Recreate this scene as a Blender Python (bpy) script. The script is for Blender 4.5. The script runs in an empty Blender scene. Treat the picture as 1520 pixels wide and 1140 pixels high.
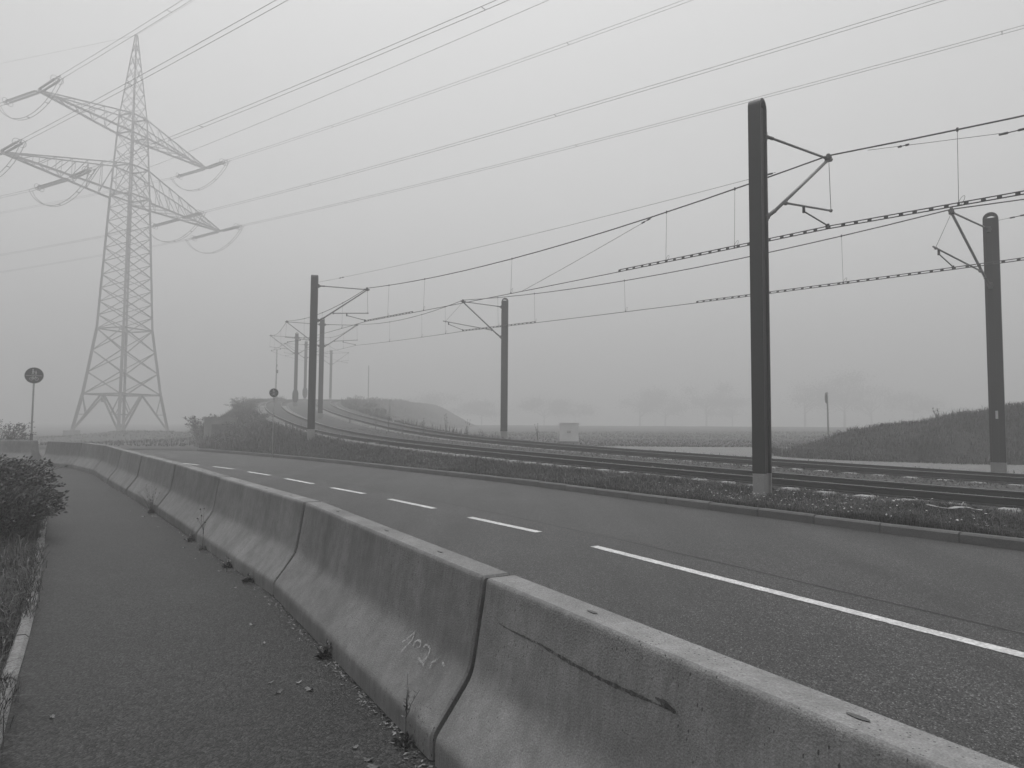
import bpy, math, random
import numpy as np
from mathutils import Vector, Matrix

random.seed(7)
RNG = np.random.default_rng(11)
scene = bpy.context.scene
COL = scene.collection

# ------------------------------------------------------------------ camera
FOC, PITCH, ROLL, CAM_H = 1054.0, math.atan(62.0 / 1054.0), 0.007, 1.6
cd = bpy.data.cameras.new('camera')
cd.sensor_width = 36.0
cd.lens = FOC / 1520.0 * 36.0
cd.clip_start = 0.02
cd.clip_end = 4000.0
cam = bpy.data.objects.new('camera', cd)
COL.objects.link(cam)
r0 = Vector((1, 0, 0)); u0 = Vector((0, -math.sin(PITCH), math.cos(PITCH))); f0 = Vector((0, math.cos(PITCH), math.sin(PITCH)))
ca, sa = math.cos(ROLL), math.sin(ROLL)
cx = ca * r0 + sa * u0; cy = -sa * r0 + ca * u0; cz = -f0
cam.matrix_world = Matrix(((cx.x, cy.x, cz.x, 0), (cx.y, cy.y, cz.y, 0), (cx.z, cy.z, cz.z, CAM_H), (0, 0, 0, 1)))
scene.camera = cam

# ------------------------------------------------------------------ sky, sun, exposure
SUN_EL, SUN_AZ = 78.0, -10.0          # degrees; azimuth clockwise from the view direction
world = bpy.data.worlds.new('World')
scene.world = world
world.use_nodes = True
wn, wl = world.node_tree.nodes, world.node_tree.links
wn.clear()
wo = wn.new('ShaderNodeOutputWorld'); wb = wn.new('ShaderNodeBackground')
ws = wn.new('ShaderNodeTexSky'); wbw = wn.new('ShaderNodeRGBToBW')
ws.sky_type = 'NISHITA'; ws.sun_disc = False
ws.sun_elevation = math.radians(SUN_EL); ws.sun_rotation = math.radians(SUN_AZ)
ws.air_density = 1.0; ws.dust_density = 4.0
wb.inputs['Strength'].default_value = 0.15
wl.new(ws.outputs[0], wbw.inputs[0]); wl.new(wbw.outputs[0], wb.inputs['Color']); wl.new(wb.outputs[0], wo.inputs['Surface'])
sd = bpy.data.lights.new('sun', 'SUN')
sd.energy = 0.9; sd.angle = math.radians(18); sd.color = (1, 1, 1)
sun = bpy.data.objects.new('sun', sd); COL.objects.link(sun)
az, el = math.radians(SUN_AZ), math.radians(SUN_EL)
sdir = Vector((math.sin(az) * math.cos(el), math.cos(az) * math.cos(el), math.sin(el)))
sun.rotation_euler = sdir.to_track_quat('Z', 'Y').to_euler()
sun.location = sdir * 50

HAZE_DENSITY = 0.0102
scene.view_settings.view_transform = 'Standard'
scene.view_settings.look = 'None'
scene.view_settings.gamma = 1.0
scene.view_settings.use_curve_mapping = False
scene.view_settings.exposure = 0.87
scene.cycles.volume_bounces = 6
scene.cycles.max_bounces = 8
scene.cycles.diffuse_bounces = 3
scene.cycles.glossy_bounces = 2
scene.cycles.transparent_max_bounces = 8
scene.cycles.use_denoising = True
scene.cycles.use_adaptive_sampling = False

# ------------------------------------------------------------------ materials
def mat(name, base=0.2, rough=0.8, var=0.25, scale=3.0, fine=60.0, fvar=0.25, bump=0.15, bscale=None, metal=0.0, island=0.0, objvar=0.0, spec=0.3):
    m = bpy.data.materials.new(name); m.use_nodes = True
    nt = m.node_tree; n = nt.nodes; l = nt.links
    b = n['Principled BSDF']
    b.inputs['Roughness'].default_value = rough
    b.inputs['Metallic'].default_value = metal
    b.inputs['Specular IOR Level'].default_value = spec
    tc = n.new('ShaderNodeTexCoord')
    n1 = n.new('ShaderNodeTexNoise'); n1.inputs['Scale'].default_value = scale; n1.inputs['Detail'].default_value = 5
    n2 = n.new('ShaderNodeTexNoise'); n2.inputs['Scale'].default_value = fine; n2.inputs['Detail'].default_value = 3
    l.new(tc.outputs['Object'], n1.inputs['Vector']); l.new(tc.outputs['Object'], n2.inputs['Vector'])
    def mr(src, a, c, lo=0.25, hi=0.75):
        q = n.new('ShaderNodeMapRange'); q.inputs[1].default_value = lo; q.inputs[2].default_value = hi
        q.inputs[3].default_value = a; q.inputs[4].default_value = c; l.new(src, q.inputs[0]); return q.outputs[0]
    def mul(a, c):
        q = n.new('ShaderNodeMath'); q.operation = 'MULTIPLY'
        for i, v in enumerate((a, c)):
            if hasattr(v, 'links'): l.new(v, q.inputs[i])
            else: q.inputs[i].default_value = v
        return q.outputs[0]
    v = mul(mr(n1.outputs[0], 1 - var, 1 + var), mr(n2.outputs[0], 1 - fvar, 1 + fvar))
    if island:
        g = n.new('ShaderNodeNewGeometry'); v = mul(v, mr(g.outputs['Random Per Island'], 1 - island, 1 + island, 0, 1))
    if objvar:
        g = n.new('ShaderNodeObjectInfo'); v = mul(v, mr(g.outputs['Random'], 1 - objvar, 1 + objvar, 0, 1))
    v = mul(v, base)
    if bump:
        bp = n.new('ShaderNodeBump'); bp.inputs['Strength'].default_value = bump; bp.inputs['Distance'].default_value = 0.02
        l.new(n2.outputs[0], bp.inputs['Height']); l.new(bp.outputs[0], b.inputs['Normal'])
    m['v'] = 0
    l.new(v, b.inputs['Base Color'])
    return m

def nodes(m): return m.node_tree.nodes, m.node_tree.links

def asphalt(name, base, size=140.0, speck=0.06, patch=0.16, rut=None):
    """Aggregate: voronoi cells of differing greys, sparse pale stones, broad wear patches."""
    m = bpy.data.materials.new(name); m.use_nodes = True
    n, l = nodes(m); b = n['Principled BSDF']; b.inputs['Roughness'].default_value = 0.62; b.inputs['Specular IOR Level'].default_value = 0.27
    tc = n.new('ShaderNodeTexCoord')
    vo = n.new('ShaderNodeTexVoronoi'); vo.inputs['Scale'].default_value = size; l.new(tc.outputs['Object'], vo.inputs['Vector'])
    bw = n.new('ShaderNodeRGBToBW'); l.new(vo.outputs['Color'], bw.inputs[0])
    cr = n.new('ShaderNodeValToRGB'); e = cr.color_ramp.elements
    e[0].position = 0.22; e[0].color = (base * .22,) * 3 + (1,)
    e[1].position = 0.62; e[1].color = (base * 1.25,) * 3 + (1,)
    x = cr.color_ramp.elements.new(0.80); x.color = (base * 1.9,) * 3 + (1,)
    x = cr.color_ramp.elements.new(0.90); x.color = (base * 1.7 + speck * 2,) * 3 + (1,)
    l.new(bw.outputs[0], cr.inputs[0])
    no = n.new('ShaderNodeTexNoise'); no.inputs['Scale'].default_value = 0.55; no.inputs['Detail'].default_value = 7; no.inputs['Roughness'].default_value = 0.65
    l.new(tc.outputs['Object'], no.inputs['Vector'])
    mp = n.new('ShaderNodeMapRange'); mp.inputs[1].default_value = .3; mp.inputs[2].default_value = .7; mp.inputs[3].default_value = 1 - patch; mp.inputs[4].default_value = 1 + patch
    l.new(no.outputs[0], mp.inputs[0])
    mx = n.new('ShaderNodeMix'); mx.data_type = 'RGBA'; mx.blend_type = 'MULTIPLY'; mx.inputs[0].default_value = 1
    l.new(cr.outputs[0], mx.inputs[6]); l.new(mp.outputs[0], mx.inputs[7])
    out = mx.outputs[2]
    # streaks along the driving direction: worn wheel paths
    if rut is not None:
        mpn = n.new('ShaderNodeMapping'); mpn.inputs['Rotation'].default_value = (0, 0, rut); mpn.inputs['Scale'].default_value = (1.1, 0.06, 1)
        l.new(tc.outputs['Object'], mpn.inputs['Vector'])
        ns = n.new('ShaderNodeTexNoise'); ns.inputs['Scale'].default_value = 1.6; ns.inputs['Detail'].default_value = 4; l.new(mpn.outputs[0], ns.inputs['Vector'])
        m2 = n.new('ShaderNodeMapRange'); m2.inputs[1].default_value = .3; m2.inputs[2].default_value = .7; m2.inputs[3].default_value = .78; m2.inputs[4].default_value = 1.2
        l.new(ns.outputs[0], m2.inputs[0])
        mx2 = n.new('ShaderNodeMix'); mx2.data_type = 'RGBA'; mx2.blend_type = 'MULTIPLY'; mx2.inputs[0].default_value = 1
        l.new(out, mx2.inputs[6]); l.new(m2.outputs[0], mx2.inputs[7]); out = mx2.outputs[2]
    l.new(out, b.inputs['Base Color'])
    bp = n.new('ShaderNodeBump'); bp.inputs['Strength'].default_value = 0.5; bp.inputs['Distance'].default_value = 0.006
    l.new(vo.outputs['Distance'], bp.inputs['Height']); bp.invert = True; l.new(bp.outputs[0], b.inputs['Normal'])
    return m

def concrete(name, base, pits=True):
    m = bpy.data.materials.new(name); m.use_nodes = True
    n, l = nodes(m); b = n['Principled BSDF']; b.inputs['Roughness'].default_value = 0.88; b.inputs['Specular IOR Level'].default_value = 0.2
    tc = n.new('ShaderNodeTexCoord'); oi = n.new('ShaderNodeObjectInfo')
    ad = n.new('ShaderNodeVectorMath'); ad.operation = 'MULTIPLY_ADD'
    ad.inputs[1].default_value = (1, 1, 1)
    cm = n.new('ShaderNodeMath'); cm.operation = 'MULTIPLY'; cm.inputs[1].default_value = 37; l.new(oi.outputs['Random'], cm.inputs[0])
    l.new(tc.outputs['Object'], ad.inputs[0]); l.new(cm.outputs[0], ad.inputs[2])
    P = ad.outputs[0]
    def noise(scale, det, stretch=None, ro=.55):
        t = n.new('ShaderNodeTexNoise'); t.inputs['Scale'].default_value = scale; t.inputs['Detail'].default_value = det; t.inputs['Roughness'].default_value = ro
        if stretch:
            k = n.new('ShaderNodeMapping'); k.inputs['Scale'].default_value = stretch; l.new(P, k.inputs['Vector']); l.new(k.outputs[0], t.inputs['Vector'])
        else: l.new(P, t.inputs['Vector'])
        return t.outputs[0]
    def rng(s, a, c, lo=.3, hi=.7):
        q = n.new('ShaderNodeMapRange'); q.inputs[1].default_value = lo; q.inputs[2].default_value = hi; q.inputs[3].default_value = a; q.inputs[4].default_value = c
        l.new(s, q.inputs[0]); return q.outputs[0]
    def mul(a, c):
        q = n.new('ShaderNodeMath'); q.operation = 'MULTIPLY'; l.new(a, q.inputs[0])
        if hasattr(c, 'links'): l.new(c, q.inputs[1])
        else: q.inputs[1].default_value = c
        return q.outputs[0]
    v = mul(rng(noise(1.6, 6, None, .65), .80, 1.2), rng(noise(9, 6), .9, 1.1))
    v = mul(v, rng(noise(5, 4, (1, 1, .09)), .90, 1.10))       # rain streaks down the faces
    v = mul(v, rng(noise(34, 3, (1, 1, .12)), .92, 1.08)); v = mul(v, rng(noise(110, 2, (1, 1, .05)), .90, 1.12))
    v = mul(v, rng(noise(170, 2), .82, 1.18))
    v = mul(v, rng(oi.outputs['Random'], .88, 1.12, 0, 1))
    hgt = noise(120, 3)
    if pits:
        vo = n.new('ShaderNodeTexVoronoi'); vo.inputs['Scale'].default_value = 44
        k = n.new('ShaderNodeMapping'); k.inputs['Scale'].default_value = (1.5, 1.5, .62); l.new(P, k.inputs['Vector']); l.new(k.outputs[0], vo.inputs['Vector'])
        bw = n.new('ShaderNodeRGBToBW'); l.new(vo.outputs['Color'], bw.inputs[0])
        zone = rng(noise(1.6, 3), 0.0, .24, .38, .66)
        sz = n.new('ShaderNodeMath'); sz.operation = 'MULTIPLY'; l.new(bw.outputs[0], sz.inputs[0]); sz.inputs[1].default_value = 1.0
        sel = n.new('ShaderNodeMath'); sel.operation = 'GREATER_THAN'; l.new(bw.outputs[0], sel.inputs[0]); sel.inputs[1].default_value = .50
        rad = n.new('ShaderNodeMath'); rad.operation = 'MULTIPLY'; l.new(zone, rad.inputs[0]); l.new(sel.outputs[0], rad.inputs[1])
        lt = n.new('ShaderNodeMath'); lt.operation = 'LESS_THAN'; l.new(vo.outputs['Distance'], lt.inputs[0]); l.new(rad.outputs[0], lt.inputs[1])
        v = mul(v, rng(lt.outputs[0], 1, .35, 0, 1))
    v = mul(v, base)
    l.new(v, b.inputs['Base Color'])
    bp = n.new('ShaderNodeBump'); bp.inputs['Strength'].default_value = 0.35; bp.inputs['Distance'].default_value = 0.01
    l.new(hgt, bp.inputs['Height']); l.new(bp.outputs[0], b.inputs['Normal'])
    return m

def chalky(name, base, cover, scale):
    """Worn mark: noise leaves gaps through which the concrete shows."""
    m = mat(name, base, .9, .1, 5, 80, .2, 0)
    n, l = nodes(m); b = n['Principled BSDF']
    t = n.new('ShaderNodeTexNoise'); t.inputs['Scale'].default_value = scale; t.inputs['Detail'].default_value = 4
    tc = n.new('ShaderNodeTexCoord'); l.new(tc.outputs['Object'], t.inputs['Vector'])
    q = n.new('ShaderNodeMapRange'); q.inputs[1].default_value = .30; q.inputs[2].default_value = .48; q.inputs[3].default_value = .1; q.inputs[4].default_value = cover
    l.new(t.outputs[0], q.inputs[0]); l.new(q.outputs[0], b.inputs['Alpha'])
    return m

M = dict(
    road=asphalt('road_asphalt', .0345, 118, .045, .2, math.radians(36)),
    walk=asphalt('walkway_asphalt', .0230, 92, .010, .26),
    path=asphalt('path_asphalt', .125, 90, .03, .14),
    barrier=concrete('barrier_concrete', .180),
    kerb=mat('kerb_concrete', .10, .9, .2, 2.5, 70, .25, .3, objvar=.12),
    edging=mat('edging_concrete', .19, .9, .3, 5, 60, .3, .3, objvar=.15),
    sleeper=mat('sleeper_concrete', .27, .9, .25, 3, 60, .25, .2, objvar=.2),
    strip=mat('strip_concrete', .22, .9, .35, 2.2, 50, .3, .3),
    block=mat('footing_concrete', .22, .9, .25, 1.5, 20, .2, .2),
    paint=mat('road_paint', .47, .75, .22, 6, 45, .40, .2),
    pole=mat('dark_painted_steel', .015, .55, .12, 1.5, 30, .10, .03, spec=.35),
    galv=mat('galvanised_steel', .30, .6, .15, 3, 60, .15, .03, metal=.2),
    tube=mat('arm_tube_steel', .20, .5, .15, 4, 60, .15, 0, metal=.3),
    fit=mat('cast_fittings', .07, .6, .2, 6, 80, .2, .05),
    wire=mat('copper_wire', .05, .5, .1, 3, 40, .1, 0),
    rail=mat('rusty_rail_steel', .020, .75, .3, 2, 60, .35, .2),
    railtop=mat('worn_rail_head', .11, .4, .15, 2, 50, .2, 0, metal=.5),
    pylon=mat('pylon_steel', .30, .6, .15, .3, 3, .1, 0, objvar=.08),
    cable=mat('conductor_aluminium', .16, .5, .1, 1, 10, .1, 0),
    insul=mat('insulator_glaze', .12, .35, .1, 3, 30, .1, 0),
    sign=mat('sign_face_sheet', .045, .5, .08, 3, 30, .1, 0),
    pict=mat('sign_pictogram_film', .42, .5, .05, 3, 30, .05, 0),
    back=mat('sign_back_aluminium', .25, .5, .12, 3, 30, .1, 0, metal=.3),
    cabinet=mat('cabinet_grp', .72, .7, .1, 2, 40, .1, .05),
    soil=mat('bare_soil', .075, .95, .35, 1.2, 14, .45, .6),
    turf=mat('turf_soil', .023, .95, .35, 1.5, 18, .45, .6),
    field=mat('field_soil', .05, .95, .18, .12, 5, .4, .5),
    gauge=mat('oily_ballast_bed', .038, .95, .3, 1.2, 40, .55, .8),
    ballast=mat('ballast_bed', .052, .95, .3, 1.2, 40, .55, .8),
    stone=mat('ballast_stone', .085, .9, .2, 3, 30, .2, .2, island=.6),
    grass=mat('grass_blades', .036, .65, .5, .9, 9, .15, 0, island=.85, spec=.25),
    dry=mat('dry_grass_blades', .13, .75, .25, .8, 9, .15, 0, island=.5),
    leaf=mat('shrub_leaves', .072, .5, .30, 1.2, 9, .15, 0, island=.85, spec=.4),
    twig=mat('shrub_twigs', .055, .8, .2, 3, 30, .2, 0),
    stalk=mat('dead_stalks', .05, .85, .2, 3, 30, .2, 0, island=.3),
    flower=mat('white_petals', .75, .7, .05, 3, 30, .05, 0),
    litter=mat('dead_leaves', .15, .8, .3, 6, 40, .2, .1, island=.6, objvar=.4),
    scrap=mat('pale_scrap_sheet', .30, .6, .15, 5, 40, .1, .1),
    crown=mat('tree_leaves', .06, .7, .2, .3, 3, .1, 0, island=.5),
    bark=mat('tree_bark', .07, .9, .25, 2, 20, .3, .3),
    chalk=chalky('chalk_scratch', .38, .62, 70),
    scrape=chalky('rubber_scrape', .045, .75, 55),
    rubber_gap_shade=mat('dark_rubber_and_gap_shade', .03, .8, .2, 5, 50, .2, .1),  # also stands for the shade inside the barrier joints
)
for k in ('grass', 'dry', 'leaf', 'crown'):
    bb = M[k].node_tree.nodes['Principled BSDF']
    bb.inputs['Subsurface Weight'].default_value = 0.0

# ------------------------------------------------------------------ mesh helpers
class MB:
    """Collects shapes; build() links them as ONE mesh object."""
    def __init__(s): s.v = []; s.f = []; s.m = []; s.sm = []
    def add(s, vs, fs, mi=0, smooth=False):
        o = len(s.v); s.v.extend([tuple(map(float, p)) for p in vs]); s.f.extend([tuple(i + o for i in f) for f in fs])
        s.m.extend([mi] * len(fs)); s.sm.extend([smooth] * len(fs)); return s
    def box(s, c, size, M3=None, mi=0, taper=1.0):
        hx, hy, hz = [q / 2 for q in size]; vs = []
        for z in (-hz, hz):
            k = 1 if z < 0 else taper
            for x, y in ((-hx, -hy), (hx, -hy), (hx, hy), (-hx, hy)):
                p = Vector((x * k, y * k, z)); p = M3 @ p if M3 else p
                vs.append(p + Vector(c))
        return s.add(vs, [(3, 2, 1, 0), (4, 5, 6, 7), (0, 1, 5, 4), (1, 2, 6, 5), (2, 3, 7, 6), (3, 0, 4, 7)], mi)
    def tube(s, pts, r, n=8, mi=0, cap=True, smooth=True):
        pts = [Vector(p) for p in pts]; N = len(pts)
        rs = r if hasattr(r, '__len__') else [r] * N
        rings = []
        prev = None
        for i, p in enumerate(pts):
            t = (pts[min(i + 1, N - 1)] - pts[max(i - 1, 0)])
            if t.length < 1e-9: t = Vector((0, 0, 1))
            t.normalize()
            ref = Vector((0, 0, 1)) if abs(t.z) < .95 else Vector((1, 0, 0))
            if prev is not None:
                a = prev - t * prev.dot(t)
                a = a.normalized() if a.length > 1e-6 else t.cross(ref).normalized()
            else: a = t.cross(ref).normalized()
            prev = a; b = t.cross(a)
            rings.append([p + (a * math.cos(2 * math.pi * k / n) + b * math.sin(2 * math.pi * k / n)) * rs[i] for k in range(n)])
        vs = [q for R_ in rings for q in R_]
        fs = [(i * n + k, i * n + (k + 1) % n, (i + 1) * n + (k + 1) % n, (i + 1) * n + k) for i in range(N - 1) for k in range(n)]
        o = len(s.v); s.add(vs, fs, mi, smooth)
        if cap: s.f += [tuple(o + k for k in reversed(range(n))), tuple(o + (N - 1) * n + k for k in range(n))]; s.m += [mi, mi]; s.sm += [False, False]
        return s
    def sphere(s, c, r, n=8, mi=0, sq=(1, 1, 1)):
        vs = [Vector(c) + Vector((0, 0, -r * sq[2]))]; m = max(3, n // 2)
        for i in range(1, m):
            a = -math.pi / 2 + math.pi * i / m
            for k in range(n): b = 2 * math.pi * k / n; vs.append(Vector(c) + Vector((r * sq[0] * math.cos(a) * math.cos(b), r * sq[1] * math.cos(a) * math.sin(b), r * sq[2] * math.sin(a))))
        vs.append(Vector(c) + Vector((0, 0, r * sq[2])))
        fs = [(0, 1 + (k + 1) % n, 1 + k) for k in range(n)]
        for i in range(m - 2):
            for k in range(n): fs.append((1 + i * n + k, 1 + i * n + (k + 1) % n, 1 + (i + 1) * n + (k + 1) % n, 1 + (i + 1) * n + k))
        t = len(vs) - 1; fs += [(t, 1 + (m - 2) * n + k, 1 + (m - 2) * n + (k + 1) % n) for k in range(n)]
        return s.add(vs, fs, mi, True)
    def loft(s, secs, mi=0, closed=True, caps=True, smooth=False):
        n = len(secs[0]); vs = [p for q in secs for p in q]; fs = []
        for i in range(len(secs) - 1):
            for k in range(n if closed else n - 1):
                fs.append((i * n + k, i * n + (k + 1) % n, (i + 1) * n + (k + 1) % n, (i + 1) * n + k))
        if caps and closed: fs += [tuple(reversed(range(n))), tuple((len(secs) - 1) * n + k for k in range(n))]
        return s.add(vs, fs, mi, smooth)
    def disc(s, c, ax, r, th, n=24, mi=0, mi_rim=None):
        ax = Vector(ax).normalized(); ref = Vector((0, 0, 1)) if abs(ax.z) < .9 else Vector((1, 0, 0)); a = ax.cross(ref).normalized(); b = ax.cross(a); c = Vector(c)
        rg = lambda o: [c + ax * o + (a * math.cos(2 * math.pi * k / n) + b * math.sin(2 * math.pi * k / n)) * r for k in range(n)]
        return s.loft([rg(-th / 2), rg(th / 2)], mi)
    def mesh(s, name, mats):
        me = bpy.data.meshes.new(name); me.from_pydata(s.v, [], s.f)
        for m in (mats if isinstance(mats, (list, tuple)) else [mats]): me.materials.append(m)
        me.polygons.foreach_set('material_index', s.m); me.polygons.foreach_set('use_smooth', s.sm); me.update(); return me
    def build(s, name, mats, parent=None, **kw):
        return link(name, s.mesh(name, mats), parent, **kw)

def link(name, data, parent=None, **kw):
    o = bpy.data.objects.new(name, data); COL.objects.link(o)
    if parent is not None: o.parent = parent
    for k, v in kw.items():
        if v is not None: o[k] = v
    return o
def thing(name, label, category, loc=(0, 0, 0), rotz=0.0, group=None, data=None):
    o = bpy.data.objects.new(name, data); COL.objects.link(o)
    o.location = loc; o.rotation_euler = (0, 0, rotz); o['label'] = label; o['category'] = category
    if group: o['group'] = group
    return o
def local(o, pts):
    """world points -> the thing's own space (things only turn about Z)"""
    c, s = math.cos(-o.rotation_euler.z), math.sin(-o.rotation_euler.z); q = []
    for p in pts:
        d = Vector(p) - o.location; q.append(Vector((c * d.x - s * d.y, s * d.x + c * d.y, d.z)))
    return q

def grid_mesh(name, X, Y, Z, material, smooth=True):
    ny, nx = X.shape
    v = np.stack([X, Y, Z], -1).reshape(-1, 3).astype(np.float32)
    i = np.arange(ny * nx).reshape(ny, nx)
    f = np.stack([i[:-1, :-1], i[:-1, 1:], i[1:, 1:], i[1:, :-1]], -1).reshape(-1, 4)
    return np_mesh(name, v, f, material, smooth)
def np_mesh(name, v, f, material, smooth=False):
    me = bpy.data.meshes.new(name); k = f.shape[1]
    me.vertices.add(len(v)); me.vertices.foreach_set('co', v.astype(np.float32).ravel())
    me.loops.add(f.size); me.loops.foreach_set('vertex_index', f.astype(np.int32).ravel())
    me.polygons.add(len(f)); me.polygons.foreach_set('loop_start', np.arange(len(f), dtype=np.int32) * k)
    try: me.polygons.foreach_set('loop_total', np.full(len(f), k, np.int32))
    except Exception: pass
    me.polygons.foreach_set('use_smooth', np.full(len(f), smooth))
    me.materials.append(material); me.update(calc_edges=True); me.validate(); return me

# value noise for terrain
_tab = RNG.random((256, 256))
def vnoise(x, y, s=1.0):
    x = np.asarray(x, float) * s + 100; y = np.asarray(y, float) * s + 100
    xi = np.floor(x).astype(int); yi = np.floor(y).astype(int); fx = x - xi; fy = y - yi
    fx = fx * fx * (3 - 2 * fx); fy = fy * fy * (3 - 2 * fy)
    g = lambda a, b: _tab[a % 256, b % 256]
    return (g(xi, yi) * (1 - fx) + g(xi + 1, yi) * fx) * (1 - fy) + (g(xi, yi + 1) * (1 - fx) + g(xi + 1, yi + 1) * fx) * fy - .5
def sstep(a, b, x):
    t = np.clip((np.asarray(x, float) - a) / (b - a), 0, 1); return t * t * (3 - 2 * t)

# ------------------------------------------------------------------ lay of the land
SX, SY = 0.0081, 0.0102
def base(x, y):
    x = np.asarray(x, float); y = np.asarray(y, float)
    z = np.clip(SX * x + SY * y, -.6, 1.75)
    return z - .60 * sstep(-22, -40, x) * sstep(40, 60, y)
def bz(x, y): return float(base(x, y))

def resample(P, step):
    P = np.asarray(P, float); d = np.r_[0, np.cumsum(np.linalg.norm(np.diff(P, axis=0), axis=1))]
    q = np.linspace(0, d[-1], max(2, int(round(d[-1] / step)) + 1))
    return np.stack([np.interp(q, d, P[:, k]) for k in range(P.shape[1])], 1)
def catmull(P, n=24):
    P = np.asarray(P, float); Q = np.vstack([2 * P[0] - P[1], P, 2 * P[-1] - P[-2]]); out = []
    for i in range(1, len(Q) - 2):
        a, b, c, d = Q[i - 1], Q[i], Q[i + 1], Q[i + 2]
        for t in np.arange(n) / n:
            out.append(.5 * (2 * b + (c - a) * t + (2 * a - 5 * b + 4 * c - d) * t * t + (3 * b - a - 3 * c + d) * t ** 3))
    out.append(P[-1]); return np.array(out)
def normals2(P):
    t = np.gradient(P[:, :2], axis=0); t /= np.linalg.norm(t, axis=1)[:, None]
    return np.stack([t[:, 1], -t[:, 0]], 1)          # to the right of travel

# barrier line (near top edge at every joint), kerb line, edging line
BT = np.array([(3.36, -2.55), (1.62, .48), (-.12, 3.52), (-1.91, 6.65), (-3.87, 9.48), (-5.75, 12.25), (-7.88, 15.21), (-9.73, 17.78), (-11.97, 20.97), (-14.08, 23.37), (-16.2, 24.85)])
KERB = catmull([(17, -5), (12.4, .84), (6.17, 8.64), (3.99, 11.73), (1.96, 14.73), (.02, 17.56), (-2.31, 20.54), (-6.94, 26.31), (-11.2, 31.0), (-15.2, 35.0)], 16)
KCURL = np.array([(-15.2, 35.0), (-15.9, 35.9), (-16.3, 37.0), (-16.6, 38.6)])
EDGE = catmull([(.6, -1.6), (-1.0, .9), (-2.48, 3.56), (-3.02, 4.45), (-3.99, 6.07), (-5.84, 8.99), (-7.9, 12.2), (-10, 15.3), (-12.5, 18.8), (-15, 22), (-18.5, 25.2)], 12)

# tram corridor: centre line, half spacing of the two tracks, height of the rail heads
CL = catmull([(27.5, -5.2, .47, 2.85), (17.9, 5.5, .49, 2.85), (8.92, 16.27, .53, 2.8), (-4.6, 33.95, 1.09, 2.5), (-13.4, 51, 2.15, 2.5), (-20.7, 69.5, 3.45, 2.5), (-24.8, 85, 4.45, 2.5), (-26, 102, 5.2, 2.5), (-25, 125, 5.9, 2.5), (-22, 150, 6.2, 2.5)], 24)
CL = resample(CL, .5)
CN = normals2(CL)
ZL = CL[:, 2] - .16
TOE = np.vstack([KERB + normals2(KERB) * .15, KCURL[1:] + np.array([.1, .05]), [(-18.5, 42.5), (-23, 52), (-29, 66), (-34, 82), (-37, 105), (-36, 150)]])
LL = CL[:, :2] - CN * (CL[:, 3:4] + 1.9)
RL = CL[:, :2] + CN * (CL[:, 3:4] + 1.9)
TOEs = resample(TOE, .4)
idx = np.array([np.argmin(((TOEs - p) ** 2).sum(1)) for p in LL]); idx = np.maximum.accumulate(idx)
k_ = np.ones(15) / 15
idxs = np.convolve(np.pad(idx.astype(float), 7, 'edge'), k_, 'valid')
ii = np.arange(len(TOEs))
TP = np.stack([np.interp(idxs, ii, TOEs[:, 0]), np.interp(idxs, ii, TOEs[:, 1])], 1)

def put_structure(name, me, parent=None): return link(name, me, parent, kind='structure' if parent is None else None)

# verge from kerb back (or bank toe) up to the near track
NF = 26
F_ = np.linspace(0, 1, NF)[None, :]
VX = TP[:, :1] + (LL[:, :1] - TP[:, :1]) * F_; VY = TP[:, 1:] + (LL[:, 1:] - TP[:, 1:]) * F_
z0 = (base(TP[:, 0], TP[:, 1]) + .105)[:, None]; z1 = ZL[:, None]
far = sstep(40, 60, CL[:, 1])[:, None]
prof = (1 - far) * (F_ * F_ * (3 - 2 * F_)) + far * np.sin(F_ * math.pi / 2) ** 1.1
VZ = z0 + (z1 - z0) * prof + far * (.28 * np.exp(-((F_ - .80) / .12) ** 2)) * sstep(0, .3, F_)
edgef = np.clip(np.minimum(F_ * 6, (1 - F_) * 6), 0, 1)
VZ = VZ + edgef * (.10 * vnoise(VX, VY, .9) + .05 * vnoise(VX, VY, 2.6)) + far * edgef * .35 * vnoise(VX, VY, .35)
put_structure('verge', grid_mesh('verge', VX, VY, VZ, M['turf']))

# track bed between the outer edges of the two tracks
def bed_profile(hs, zr):
    """lateral offsets and levels: grassed-over middle of each track, sleeper ends left bare"""
    w = hs + 1.9
    tr = [(-1.45, -.17), (-1.30, -.25), (-.70, -.25), (-.62, -.13), (.62, -.13), (.70, -.25), (1.30, -.25), (1.45, -.15)]
    pr = [(-w, -.17)] + [(-hs + a, b) for a, b in tr] + [(-.6, -.10), (.6, -.10)] + [(hs + a, b) for a, b in tr] + [(w, -.16)]
    return np.array([a for a, _ in pr]), np.array([b for _, b in pr]) + zr
BX = []; BY = []; BZ = []
for c, n in zip(CL, CN):
    lat, zz = bed_profile(c[3], c[2]); BX.append(c[0] + n[0] * lat); BY.append(c[1] + n[1] * lat); BZ.append(zz)
BX, BY, BZ = map(np.array, (BX, BY, BZ)); BZ = BZ + .015 * vnoise(BX, BY, 3)
me = grid_mesh('track_bed', BX, BY, BZ, M['ballast']); me.materials.append(M['gauge'])
ncol = BX.shape[1] - 1; me.polygons.foreach_set('material_index', np.array([1 if (i % ncol) in (2, 3, 4, 5, 6, 12, 13, 14, 15, 16) else 0 for i in range(len(me.polygons))]))
put_structure('track_bed', me)

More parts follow.
